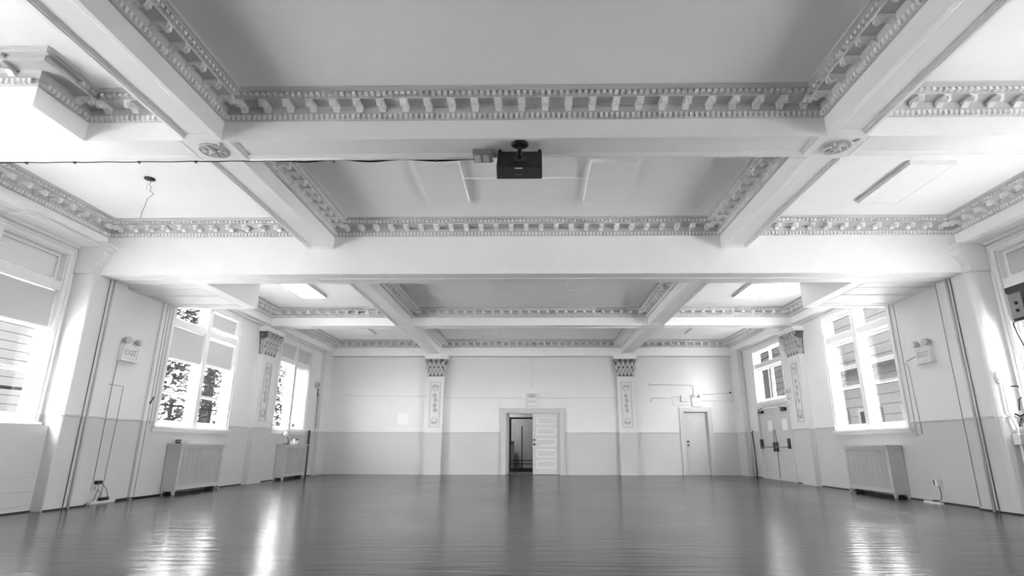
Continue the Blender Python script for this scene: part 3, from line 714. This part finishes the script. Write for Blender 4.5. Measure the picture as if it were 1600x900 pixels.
# ------------------------------------------------------------------ exit signs and emergency lights
def exit_sign(loc, rz, label, wd=.44, ht=.3, heads=True, size=.15):
    """local: back on the wall at y=0, front looks to -y"""
    t = thing('exit_sign', label, 'exit sign', loc, 'exit signs with lamp heads', rz=rz)
    def part(mb, nm, m, **k): return link(nm, mb.mesh(nm), m, t, local=True, **k)
    part(MB().box(-wd/2, wd/2, -.075, 0, -ht/2, ht/2), 'housing', PLAST, bevel=.01)
    part(MB().box(-wd/2-.01, wd/2+.01, -.095, 0, -ht/2-.015, -ht/2+.005), 'bottom_lip', PLAST)
    part(MB().ring(1, -.085, -.07, (-wd/2+.02, wd/2-.02, -ht/2+.03, ht/2-.02), (-wd/2+.04, wd/2-.04, -ht/2+.05, ht/2-.04)), 'face_frame', PLAST)
    me = text_mesh('EXIT', size); me.materials.clear(); me.materials.append(LETTER)
    o = link('lettering', me, None, t, local=True); o.rotation_euler = (PI/2, 0, 0); o.location = (0, -.077, 0)
    if heads:
        for s in (-1, 1):
            hd_ = part(MB().tube([(s*wd*.27, -.03, ht/2), (s*wd*.27, -.05, ht/2+.05)], .014, 8), 'lamp_neck', PLAST)
            x = s*wd*.27
            l2 = link('lamp_head', MB().tube([(x+s*.02, -.02, ht/2+.045), (x+s*.03, -.06, ht/2+.075), (x+s*.045, -.12, ht/2+.07)], [.03, .062, .068], 14).mesh('lamp_head'), PIPE, hd_, local=True)
            link('lens', MB().tube([(x+s*.045, -.119, ht/2+.07), (x+s*.046, -.126, ht/2+.0698)], .05, 14).mesh('lens'), PIPE, hd_, local=True)
exit_sign((-XW, 10.46, 2.69), PI/2, 'exit sign with two lamp heads on the left wall beside the pier')
exit_sign((XW, 10.72, 2.69), -PI/2, 'exit sign with two lamp heads on the right wall beside the pier')
exit_sign((.07, 21, 2.57), 0, 'exit sign with lamp heads over the panelled double door', .36, .3, size=.13)
exit_sign((6.12, 21, 2.56), 0, 'exit sign with lamp heads over the flush end door', .37, .3, size=.13)
exit_sign((XW, 16.62, 2.34), -PI/2, 'small exit sign between the right pilaster and the exit doors', .3, .3, size=.11)
o = B(-.31, .5, 20.985, 21, 2.93, 3.12).build('wall_cover_plate', WALL, label='blank painted cover plate above the exit sign over the double door', cat='cover plate')
eb = thing('electric_box', 'small white electric box beside the exit sign over the flush door', 'electric box', (5.69, 21, 2.68))
B(5.55, 5.84, 20.91, 21, 2.57, 2.8).build('body', PLAST, eb, bevel=.006); MB().ell((5.66, 20.908, 2.69), .012, 8, 6).build('lock', BLACK, eb)
def run(name, pts, r, m, label, cat='conduit', **k): return MB().tube(pts, r, 6).build(name, m, label=label, cat=cat, **k)
run('conduit', [(4.5, 20.985, 3.2), (5.98, 20.985, 3.18), (6.03, 20.985, 3.14), (6.03, 20.985, 2.85)], .012, TRIMG, 'thin conduit bending down to the exit sign over the flush door')
run('conduit', [(4.47, 20.985, 2.71), (5.2, 20.985, 2.71), (5.26, 20.985, 2.76), (5.55, 20.985, 2.76)], .012, TRIMG, 'thin conduit running into the white electric box')
run('conduit', [(5.22, 20.985, 2.68), (5.26, 20.985, 2.44), (5.9, 20.985, 2.44)], .01, TRIMG, 'thin conduit looping under the white electric box')
run('conduit', [(6.3, 20.985, 2.83), (7.38, 20.985, 2.89)], .01, TRIMG, 'thin conduit from the exit sign to the black corner camera')
run('conduit', [(6.32, 20.985, 2.6), (XP, 20.985, 2.61)], .008, TRIMG, 'lower thin conduit from the exit sign to the right corner')
run('conduit', [(-6.9, 20.985, 2.8), (-3.85, 20.985, 2.75)], .008, TRIMG, 'thin horizontal conduit on the end wall left of the pilaster')
run('conduit', [(-3.18, 20.985, 2.72), (-.3, 20.985, 2.70)], .008, TRIMG, 'thin horizontal conduit between the pilaster and the double door sign')
run('conduit', [(.28, 20.985, 2.7), (3.18, 20.985, 2.71)], .008, TRIMG, 'thin horizontal conduit from the double door sign to the second pilaster')
run('conduit', [(.08, 20.985, 4.1), (.08, 20.985, 3.12)], .006, TRIMG, 'thin vertical wire above the cover plate')
for x, z, q in ((4.44, 3.2, 'upper'), (4.45, 2.63, 'lower')): B(x-.03, x+.03, 20.96, 21, z-.05, z+.05).build('wall_socket', TRIMG, label=f'tiny {q} wall box at the end of a conduit beside the pilaster', cat='wall box', group='tiny conduit boxes')
sc2 = thing('corner_camera', 'tiny black camera high in the right end corner', 'camera', (7.38, 20.98, 2.9))
B(7.34, 7.44, 20.93, 21, 2.86, 2.94).build('body', PLAST, sc2); MB().ell((7.36, 20.91, 2.9), .035, 10, 6).build('lens', BLACK, sc2)
fan = thing('wall_fixture', 'small hexagonal fixture high on the left wall by the end corner', 'wall fixture', (-XW, 19.95, 3.08))
MB().lathe([(.13, 0), (.13, .05), (.09, .09), (.001, .09)], (-XW, 19.95, 3.08), 6, 0).build('body', PIPE, fan); MB().lathe([(.07, .09), (.06, .11), (.001, .11)], (-XW, 19.95, 3.08), 12, 0).build('grille', STEEL, fan)
sw = thing('wall_switch_strip', 'narrow switch plate under the hexagonal wall fixture', 'switch', (-XW, 20.1, 2.8))
B(-XW, -XW+.03, 20.06, 20.16, 2.68, 2.98).build('plate', PIPE, sw)
for z in (2.74, 2.83, 2.92): B(-XW+.03, -XW+.045, 20.08, 20.14, z-.03, z+.03).build('switch', DGREY, sw)

# ------------------------------------------------------------------ radiator covers
def radiator(sx, y0, y1, label, zt=1.03):
    t = thing('radiator_cover', label, 'radiator cover', (sx*7.5, (y0+y1)/2, 0), 'radiator covers under the windows')
    xf, xb = sx*7.34, sx*(XW-.012)
    B(sx*7.31, xb, y0-.03, y1+.03, zt-.035, zt).build('top', RADM, t)
    for a, b in ((y0, y0+.03), (y1-.03, y1)):
        p = [(xf, 0), (xf, zt-.035), (xb, zt-.035), (xb, 0), (xb-sx*.03, 0), (xb-sx*.05, .07), (xf+sx*.07, .07), (xf+sx*.05, 0)]
        MB().prism(p, 1, a, b).build('end_panel', RADM, t)
    fr = MB().ring(0, xf, xf+sx*.025, (y0+.03, y1-.03, .09, zt-.035), (y0+.085, y1-.085, .17, zt-.1)).build('front_frame', RADM, t)
    B(xf+sx*.012, xf+sx*.02, y0+.08, y1-.08, .165, zt-.095).build('grille_sheet', RADG, fr)
    B(xf+sx*.004, xf+sx*.014, y0+.085, y1-.085, .315, .33).build('grille_bar', RADG, fr)
    n = 9
    for k in range(n):
        y = y0 + .14 + (y1-y0-.28)*k/(n-1)
        MB().tube([(xf+sx*.011, y + .008*math.sin(k*2.1), .34 + .1*(k % 3)), (xf+sx*.011, y + .01*math.cos(k*1.7), .6), (xf+sx*.011, y, zt-.11)], .004, 5).build('grille_rib', RADG, fr)
    for k in range(11):
        y = y0 + .12 + (y1-y0-.24)*k/10
        B(sx*7.41, sx*7.58, y-.03, y+.03, .06 if 0 < k < 10 else 0, .85).build('heater_fin', DARKM, t)
radiator(-1, 12.15, 13.85, 'grey radiator cover under the left window nearest the pier')
radiator(-1, 17.35, 18.95, 'grey radiator cover with a little lamp on top, under the far left window')
radiator(1, 11.95, 13.62, 'grey radiator cover under the right twin window')
tn = thing('small_tin', 'small dark round tin on the near left radiator cover', 'tin', (-7.5, 12.27, 1.03))
MB().lathe([(.05, 0), (.05, .03), (.06, .04), (.06, .075), (.05, .085), (.001, .085)], (-7.5, 12.27, 1.03), 16).build('body', DGREY, tn); MB().lathe([(.062, .04), (.062, .055)], (-7.5, 12.27, 1.03), 16).build('lid_band', STEEL, tn)
tn = thing('small_cup', 'small pale cup on the near left radiator cover', 'cup', (-7.53, 12.62, 1.03))
MB().lathe([(.03, 0), (.042, .06), (.038, .06), (.027, .006), (.001, .006)], (-7.53, 12.62, 1.03), 14).build('body', PIPE, tn); MB().tube([(-7.49, 12.62, 1.05), (-7.465, 12.62, 1.06), (-7.465, 12.62, 1.075), (-7.492, 12.62, 1.085)], .006, 6).build('handle', PIPE, tn)
lp = thing('table_lamp', 'little white cone-shaded lamp on the far left radiator cover', 'lamp', (-7.45, 17.62, 1.03))
MB().lathe([(.07, 0), (.07, .012), (.015, .02), (.001, .02)], (-7.45, 17.62, 1.03), 16).build('base', DGREY, lp)
MB().tube([(-7.45, 17.62, 1.05), (-7.44, 17.66, 1.13), (-7.44, 17.6, 1.22), (-7.44, 17.46, 1.3)], .008, 6).build('arm', DGREY, lp)
MB().lathe([(.10, -.14), (.03, 0), (.001, 0), (.02, -.006), (.095, -.14)], (-7.44, 17.42, 1.4), 18).build('lamp_shade', PAPER, lp)
MB().tube([(-7.45, 17.55, 1.045), (-7.44, 17.45, 1.05), (-7.45, 17.36, 1.044), (-7.46, 17.33, 1.042)], .008, 6).build('cord', DGREY, lp)
tb = thing('white_box', 'small white box on the far left radiator cover', 'box', (-7.45, 18.1, 1.03))
B(-7.52, -7.38, 17.98, 18.24, 1.03, 1.14).build('body', PAPER, tb, bevel=.01); MB().ell((-7.45, 18.1, 1.15), (.04, .07, .05), 10, 6).build('soft_top', PAPER, tb)
tb = thing('picture_frame', 'small dark frame standing behind the white box on the far left radiator cover', 'frame', (-7.52, 18.45, 1.03))
B(-7.56, -7.48, 18.34, 18.56, 1.03, 1.19).build('body', DGREY, tb, bevel=.01); B(-7.482, -7.475, 18.37, 18.53, 1.06, 1.16).build('face', PAPER, tb)
og = thing('window_ornament', 'small ball hanging on a thread in the far left window', 'ornament', (-7.63, 18.25, 1.62))
MB().ell((-7.6, 18.25, 1.62), .05, 12, 8).build('ball', STEEL, og); MB().tube([(-7.6, 18.25, 1.66), (-7.6, 18.25, 1.95)], .004, 5).build('thread', LINE, og)

# ------------------------------------------------------------------ pipes, wires, outlets
def pipe(name, x, y, z0, z1, r, m, label, cat='pipe', **k):
    return MB().tube([(x, y, z0), (x, y, (z0+z1)/2), (x, y, z1)], r, 10).build(name, m, label=label, cat=cat, **k)
pipe('wall_pipe', -XP+.012, 9.5, .0, 3.87, .008, LINE, 'dark thin pipe running up the left pier, nearer one')
pipe('wall_pipe', -XP+.02, 9.6, .0, 3.87, .02, PIPE, 'painted pipe running up the left pier, farther one')
pipe('wall_pipe', XP-.016, 9.55, .0, 3.87, .009, LINE, 'dark thin pipe up the right pier, nearer one')
pipe('wall_pipe', XP-.022, 9.64, .0, 3.87, .022, PIPE, 'painted pipe up the right pier, farther one')
pipe('wall_wire', XP-.008, 9.93, .05, 3.86, .0045, LINE, 'thin wire down the far edge of the right pier', 'wire')
B(-XW, -XW+.05, 11.2, 11.28, 0, 3.86).build('wall_batten', WALL, label='tall painted batten beside the left window above the radiator', cat='batten')
pipe('wall_wire', -XW+.056, 11.3, .0, 3.86, .005, LINE, 'dark wire beside the tall batten on the left wall', 'wire')
pipe('wall_wire', -XW+.008, 11.46, 1.4, 3.86, .0045, LINE, 'dark wire along the casing of the left window', 'wire')
pipe('wall_wire', XW-.008, 11.42, 1.2, 3.86, .0045, LINE, 'dark wire along the casing of the right twin window', 'wire')
run('wall_wire', [(XW-.01, 11.36, 2.62), (XW-.01, 11.3, 2.55), (XW-.01, 11.25, 1.25), (XW-.01, 11.42, 1.22)], .0045, LINE, 'thin wire dropping from the right exit sign beside the window', 'wire')
run('wall_wire', [(XW-.01, 10.95, 2.72), (XW-.01, 11.33, 2.65)], .007, LINE, 'short wire from the right exit sign towards the window', 'wire')
run('wall_wire', [(-XW+.01, 10.25, 2.52), (-XW+.01, 10.24, 2.06), (-XW+.01, 10.25, .36)], .0045, LINE, 'thin wire dropping from the left exit sign to the outlet', 'wire')
run('wall_wire', [(-XW+.01, 10.15, 2.07), (-XW+.01, 10.53, 2.07), (-XW+.01, 10.53, 1.5), (-XW+.01, 10.5, .06)], .0045, LINE, 'thin squared wire loop on the left wall below the exit sign', 'wire')
run('riser_pipe', [(-7.58, 19.62, 0), (-7.58, 19.62, .8), (-7.58, 19.62, 1.5)], .035, DGREY, 'short dark riser pipe on the left wall by the far corner', 'pipe')
run('riser_pipe', [(7.58, 19.72, 0), (7.58, 19.72, .9), (7.58, 19.78, 1.45), (7.62, 19.8, 1.5)], .025, DGREY, 'dark leaning riser pipe on the right wall by the far corner', 'pipe')
pipe('riser_pipe', -7.6, 20.2, 1.6, 2.78, .03, PIPE, 'painted upper pipe stub on the left wall by the far corner')
pipe('riser_pipe', 7.61, 20.1, 0, 4.33, .035, PIPE, 'painted tall riser pipe on the right wall by the far corner')
hb_ = thing('window_latch_hook', 'small black hook on the batten left of the window', 'hook', (-XW+.06, 11.33, 1.88))
MB().tube([(-XW+.05, 11.29, 1.82), (-XW+.07, 11.31, 1.86), (-XW+.07, 11.34, 1.92), (-XW+.05, 11.36, 1.94)], .012, 6).build('hook', BLACK, hb_); MB().ell((-XW+.06, 11.29, 1.82), .022, 8, 6).build('knob', BLACK, hb_)
run('white_pipe', [(-7.6, 7.45, 4.27), (-7.46, 7.5, 4.3), (-7.46, 7.58, 4.37), (-7.46, 7.84, 4.43), (-7.46, 9.02, 4.40), (-7.30, 9.04, 4.385), (-7.2, 9.18, 4.33)], .02, WHITE, 'white pipe slanting along the wall beam over the left edge window', 'pipe')
# left outlet with plugs, cords and power strip
ol = thing('wall_outlet', 'low wall outlet with plugs on the left wall under the exit sign', 'outlet', (-XW, 10.3, .33))
B(-XW, -XW+.012, 10.24, 10.42, .22, .44).build('plate', PIPE, ol); B(-XW+.012, -XW+.08, 10.27, 10.39, .33, .39).build('plug', BLACK, ol, bevel=.006); B(-XW+.012, -XW+.06, 10.29, 10.36, .24, .29).build('plug', PLAST, ol, bevel=.006)
ps = thing('power_strip', 'grey power strip with adapters on the floor by the left wall', 'power strip', (-7.55, 10.4, 0))
B(-7.62, -7.54, 10.16, 10.75, 0, .045).build('body', PIPE, ps, bevel=.006); B(-7.61, -7.55, 10.4, 10.6, .045, .1).build('adapter', BLACK, ps, bevel=.008); B(-7.6, -7.55, 10.22, 10.3, .045, .075).build('plug', PLAST, ps)
for i, q in enumerate(([(-7.56, 10.3, .34), (-7.52, 10.22, .2), (-7.52, 10.19, .06)], [(-7.6, 10.32, .26), (-7.55, 10.36, .18), (-7.57, 10.33, .05)], [(-7.59, 10.42, .33), (-7.54, 10.46, .25), (-7.52, 10.5, .14), (-7.52, 10.5, .07)])):
    run('power_cable', q, .007, LINE, ('cord from the outlet to the near end of the left power strip', 'middle cord from the outlet to the left power strip', 'looping cord from the outlet to the left power strip')[i], 'cord')
run('power_cable', [(-7.57, 10.74, .02), (-7.58, 10.9, .03), (-7.6, 11.1, .03), (-7.59, 11.4, .02), (-7.6, 12.12, .018)], .014, BLACK, 'black cord along the skirting from the power strip to the radiator', 'cord')
# floor line moulding on both sides
for sx, side in ((-1, 'left'), (1, 'right')):
    for x, a, b in ((7.69, -5, 9.2), (XP-.01, 9.14, 9.97), (XW-.01, 9.98, 15.48), (XW-.01, 16.35, 16.86 if sx > 0 else 20.24)) + (((XW-.01, 19.34, 20.24),) if sx > 0 else ()):
        TRIMN[0] += 1
        B(sx*x, sx*(x+.03), a, b, 0, .022).build(f'trim_{TRIMN[0]}', DARKM, kind='structure', label=f'dark gap strip where the {side} wall meets the floor')
# right outlet, cord and strip
ol = thing('wall_outlet', 'low wall outlet with a plug on the right wall', 'outlet', (XW, 11.05, .34))
B(XW-.012, XW, 10.98, 11.1, .25, .42).build('plate', PIPE, ol); B(XW-.07, XW-.012, 11.01, 11.08, .3, .41).build('plug', PLAST, ol, bevel=.006); B(XW-.075, XW-.03, 11.08, 11.1, .31, .4).build('dark_socket', BLACK, ol)
run('power_cable', [(XW-.05, 11.0, .3), (XW-.06, 10.97, .16), (XW-.12, 10.9, .08), (XW-.2, 10.88, .05)], .009, LINE, 'cord hanging from the right outlet to the white power strip', 'cord')
ps = thing('power_strip', 'white power strip lying on the floor by the right wall', 'power strip', (7.4, 10.95, 0))
B(7.36, 7.43, 10.7, 11.15, 0, .04).build('body', PLAST, ps, bevel=.006); B(7.37, 7.42, 10.84, 10.92, .04, .07).build('plug', DGREY, ps)
MB().ell((7.56, 9.95, .03), (.03, .04, .03), 10, 6).build('dark_rubber_stop', BLACK, label='dark rubber stop on the floor at the right pier', cat='door stop')
# right pier fittings
cv = thing('pipe_cover', 'round capped pipe end on the near edge of the right pier', 'pipe cap', (7.6, 9.1, 2.08))
MB().tube([(7.62, 9.14, 2.0), (7.58, 9.08, 2.1)], [.06, .075], 12).build('cap', PLAST, cv); MB().ell((7.58, 9.08, 2.1), (.075, .05, .08), 12, 8).build('dome', PLAST, cv)
run('conduit', [(7.62, 9.09, 1.97), (7.62, 9.09, 1.5), (7.66, 9.06, 1.3), (7.66, 9.06, 1.205)], .022, PLAST, 'white conduit from the capped pipe down to the pale box on the right pier')
run('conduit', [(7.66, 9.06, 1.025), (7.66, 9.06, .5), (7.66, 9.06, .02)], .022, PLAST, 'white conduit from the pale box down to the floor on the right pier')
bx = thing('conduit_box', 'small pale box on the conduit of the right pier', 'outlet box', (7.66, 9.04, 1.12))
B(7.6, 7.72, 9.0, 9.12, 1.03, 1.2).build('body', PLAST, bx, bevel=.006); B(7.61, 7.71, 8.994, 9.0, 1.05, 1.18).build('cover', PIPE, bx)
run('loose_wire', [(7.76, 9.12, 1.93), (7.85, 9.1, 1.93), (7.855, 9.0, 1.84), (7.855, 8.96, 1.76)], .01, BLACK, 'loose black wire bent across the wall beside the right window', 'wire')
run('loose_wire', [(7.8, 9.11, 1.55), (7.82, 9.1, 1.72), (7.85, 9.04, 1.78), (7.855, 8.98, 1.72), (7.855, 8.9, 1.62)], .01, BLACK, 'black wire arching from the conduit towards the right window', 'wire')
run('loose_wire', [(7.7, 9.1, 1.5), (7.74, 9.05, 1.46), (7.8, 9.02, 1.5), (7.85, 8.98, 1.42), (7.85, 8.9, 1.4), (7.85, 8.8, 1.38)], .016, BLACK, 'tangled black wires at dado height beside the right pier', 'wire')
run('loose_wire', [(7.72, 9.1, .05), (7.74, 9.08, .6), (7.73, 9.1, 1.3), (7.78, 9.08, 1.44)], .012, BLACK, 'black wire down the near face of the right pier', 'wire')
# air conditioner in the right window
ac = thing('window_air_conditioner', 'dark window air conditioner mounted high in the right edge window', 'air conditioner', (7.9, 8.3, 2.95))
B(7.82, 8.25, 7.75, 8.86, 2.92, 3.4).build('body', DGREY, ac, bevel=.01)
B(7.80, 7.822, 8.60, 8.84, 2.97, 3.36).build('control_panel', STEEL, ac)
for z in (3.08, 3.2): MB().lathe([(.025, 0), (.025, -.02), (.001, -.02)], (7.80, 8.7, z), 12, 0).build('dial', BLACK, ac)
for k in range(9): B(7.80, 7.822, 7.8, 8.56, 2.96+.045*k, 2.975+.045*k).build('louver', BLACK, ac)
B(7.86, 7.95, 7.65, 8.93, 3.4, 3.5).build('filler_board', DGREY, ac)
run('power_cable', [(7.8, 8.78, 2.95), (7.78, 8.82, 2.88), (7.79, 8.8, 2.7), (7.8, 8.7, 2.4), (7.8, 8.6, 2.2)], .012, BLACK, 'black cord hanging from the air conditioner', 'cord')

# ------------------------------------------------------------------ outdoors
B(-60, 60, -60, -5.4, -.6, -.4).build('ground_front', GROUNDM, kind='structure'); B(-60, -8.35, -5.4, 80, -.6, -.4).build('ground_left', GROUNDM, kind='structure'); B(8.35, 60, -5.4, 80, -.6, -.4).build('ground_right', GROUNDR, kind='structure')
def tree(x, y, h, label, seed):
    R = random.Random(seed); t = thing('bare_tree', label, 'tree', (x, y, -.4), 'trees outside the left windows')
    tr = MB(); trunk = [Vector((x, y, -.4)), Vector((x+.1, y, h*.25)), Vector((x+.05, y+.1, h*.5)), Vector((x, y+.2, h*.8))]
    tr.tube(trunk, [.26, .22, .17, .09], 10).build('trunk', BARK, t)
    br = MB()
    def grow(p, d, L, r, lev):
        pts = [p]
        for i in range(4):
            d = (d + Vector((R.uniform(-.35, .35), R.uniform(-.35, .35), R.uniform(-.1, .25)))).normalized(); pts.append(pts[-1] + d*L/4)
        br.tube(pts, [r*(1-.18*i) for i in range(5)], 5, cap=False)
        if lev:
            for i in range(1, 5):
                for _ in range(2):
                    a = R.uniform(0, 2*PI); grow(pts[i], (d*.6 + Vector((math.cos(a), math.sin(a), R.uniform(-.2, .6)))).normalized(), L*R.uniform(.4, .62), r*.5, lev-1)
    for i in range(9):
        a = i*2.4; z = h*(.16 + .07*i); grow(Vector((x, y, z)), Vector((math.cos(a), math.sin(a), .5)).normalized(), h*.26, .06, 2)
    br.build('branches', BARK, t, kind='stuff')
    lm = MB()
    for _ in range(2600):
        c = Vector((x + max(-2, min(2, R.gauss(0, 1.1))), y + max(-2, min(2, R.gauss(0, 1.1))), R.uniform(.6, h*.8))); a = R.uniform(0, PI); s_ = R.uniform(.08, .19)
        u = Vector((math.cos(a), math.sin(a), R.uniform(-.5, .5)))*s_; v_ = Vector((-math.sin(a), math.cos(a), R.uniform(-.6, .6)))*s_*.6
        lm.add([c-u, c-v_, c+u, c+v_], [(0, 1, 2, 3)])
    lm.build('leaves', LEAFM, t, kind='stuff')
tree(-12.6, 18.4, 8, 'bare tree close outside the left window above the radiator', 3)
tree(-13.6, 23.4, 8.5, 'second bare tree farther behind the left window', 11)
tree(-13.0, 30.0, 8, 'bare tree outside the far left window', 5)
tree(-17.5, 35.0, 11, 'tallest bare tree at the back outside the left windows', 8)
fc = thing('garden_fence', 'dark railing fence outside the left windows', 'fence', (-10.2, 20, -.4))
for z in (1.0, 1.55, 2.05): B(-10.22, -10.18, 10, 34, z, z+.05).build('rail', FENCEM, fc)
for k in range(13): B(-10.24, -10.16, 10+2*k-.04, 10+2*k+.04, -.4, 2.25).build('post', FENCEM, fc)
hs = thing('pale_house', 'pale clapboard house outside the left edge window', 'house', (-24, 22, -.4))
B(-30, -24, 12, 30, -.4, 9).build('wall', HOUSEW, hs)
for k in range(22): B(-24.0, -23.96, 12, 30, k*.4, k*.4+.37).build('clapboard', HOUSEW, hs)
for y in (14, 18, 22): 
    wn_ = B(-23.97, -23.9, y, y+1.3, 3.2, 5.2).build('house_window', FENCEM, hs); MB().ring(0, -23.95, -23.86, (y-.12, y+1.42, 3.08, 5.32), (y, y+1.3, 3.2, 5.2)).build('window_trim', HOUSEW, wn_)
hs = thing('neighbour_house', 'pale neighbouring house with porch roof outside the right windows', 'house', (15, 20, -.4))
B(15, 22, 10, 29.5, -.4, 8).build('wall', HOUSE, hs)
for k in range(19): B(14.96, 15.0, 10, 29.5, -.2+k*.42, -.2+k*.42+.4).build('clapboard', HOUSE, hs)
for y in (16.4, 21.5, 24.6, 27.2):
    wn_ = B(14.9, 14.96, y, y+1.4, .9, 2.5).build('house_window', FENCEM, hs); MB().ring(0, 14.86, 14.95, (y-.14, y+1.54, .76, 2.64), (y, y+1.4, .9, 2.5)).build('window_trim', HOUSEW, wn_)
    B(14.88, 14.92, y, y+1.4, 1.68, 1.74).build('glazing_bar', HOUSEW, wn_)
B(14.2, 14.95, 10, 28.6, 4.3, 4.5).build('porch_roof', HOUSEW, hs)
hs = thing('dark_sided_house', 'dark clapboard house outside the window above the exit doors', 'house', (13, 39, -.4))
B(13, 14.8, 28.8, 48, -.4, 10.2).build('wall', HOUSED, hs)
for k in range(34): B(12.95 - .03*(k % 2), 13, 28.8, 48, k*.3, k*.3+.27).build('clapboard', HOUSED, hs)
for y in (30.6, 33.4):
    wn_ = B(12.88, 12.93, y, y+1.5, 3.4, 5.2).build('house_window', FENCEM, hs); MB().ring(0, 12.86, 12.92, (y-.12, y+1.62, 3.28, 5.32), (y, y+1.5, 3.4, 5.2)).build('window_trim', HOUSEW, wn_)
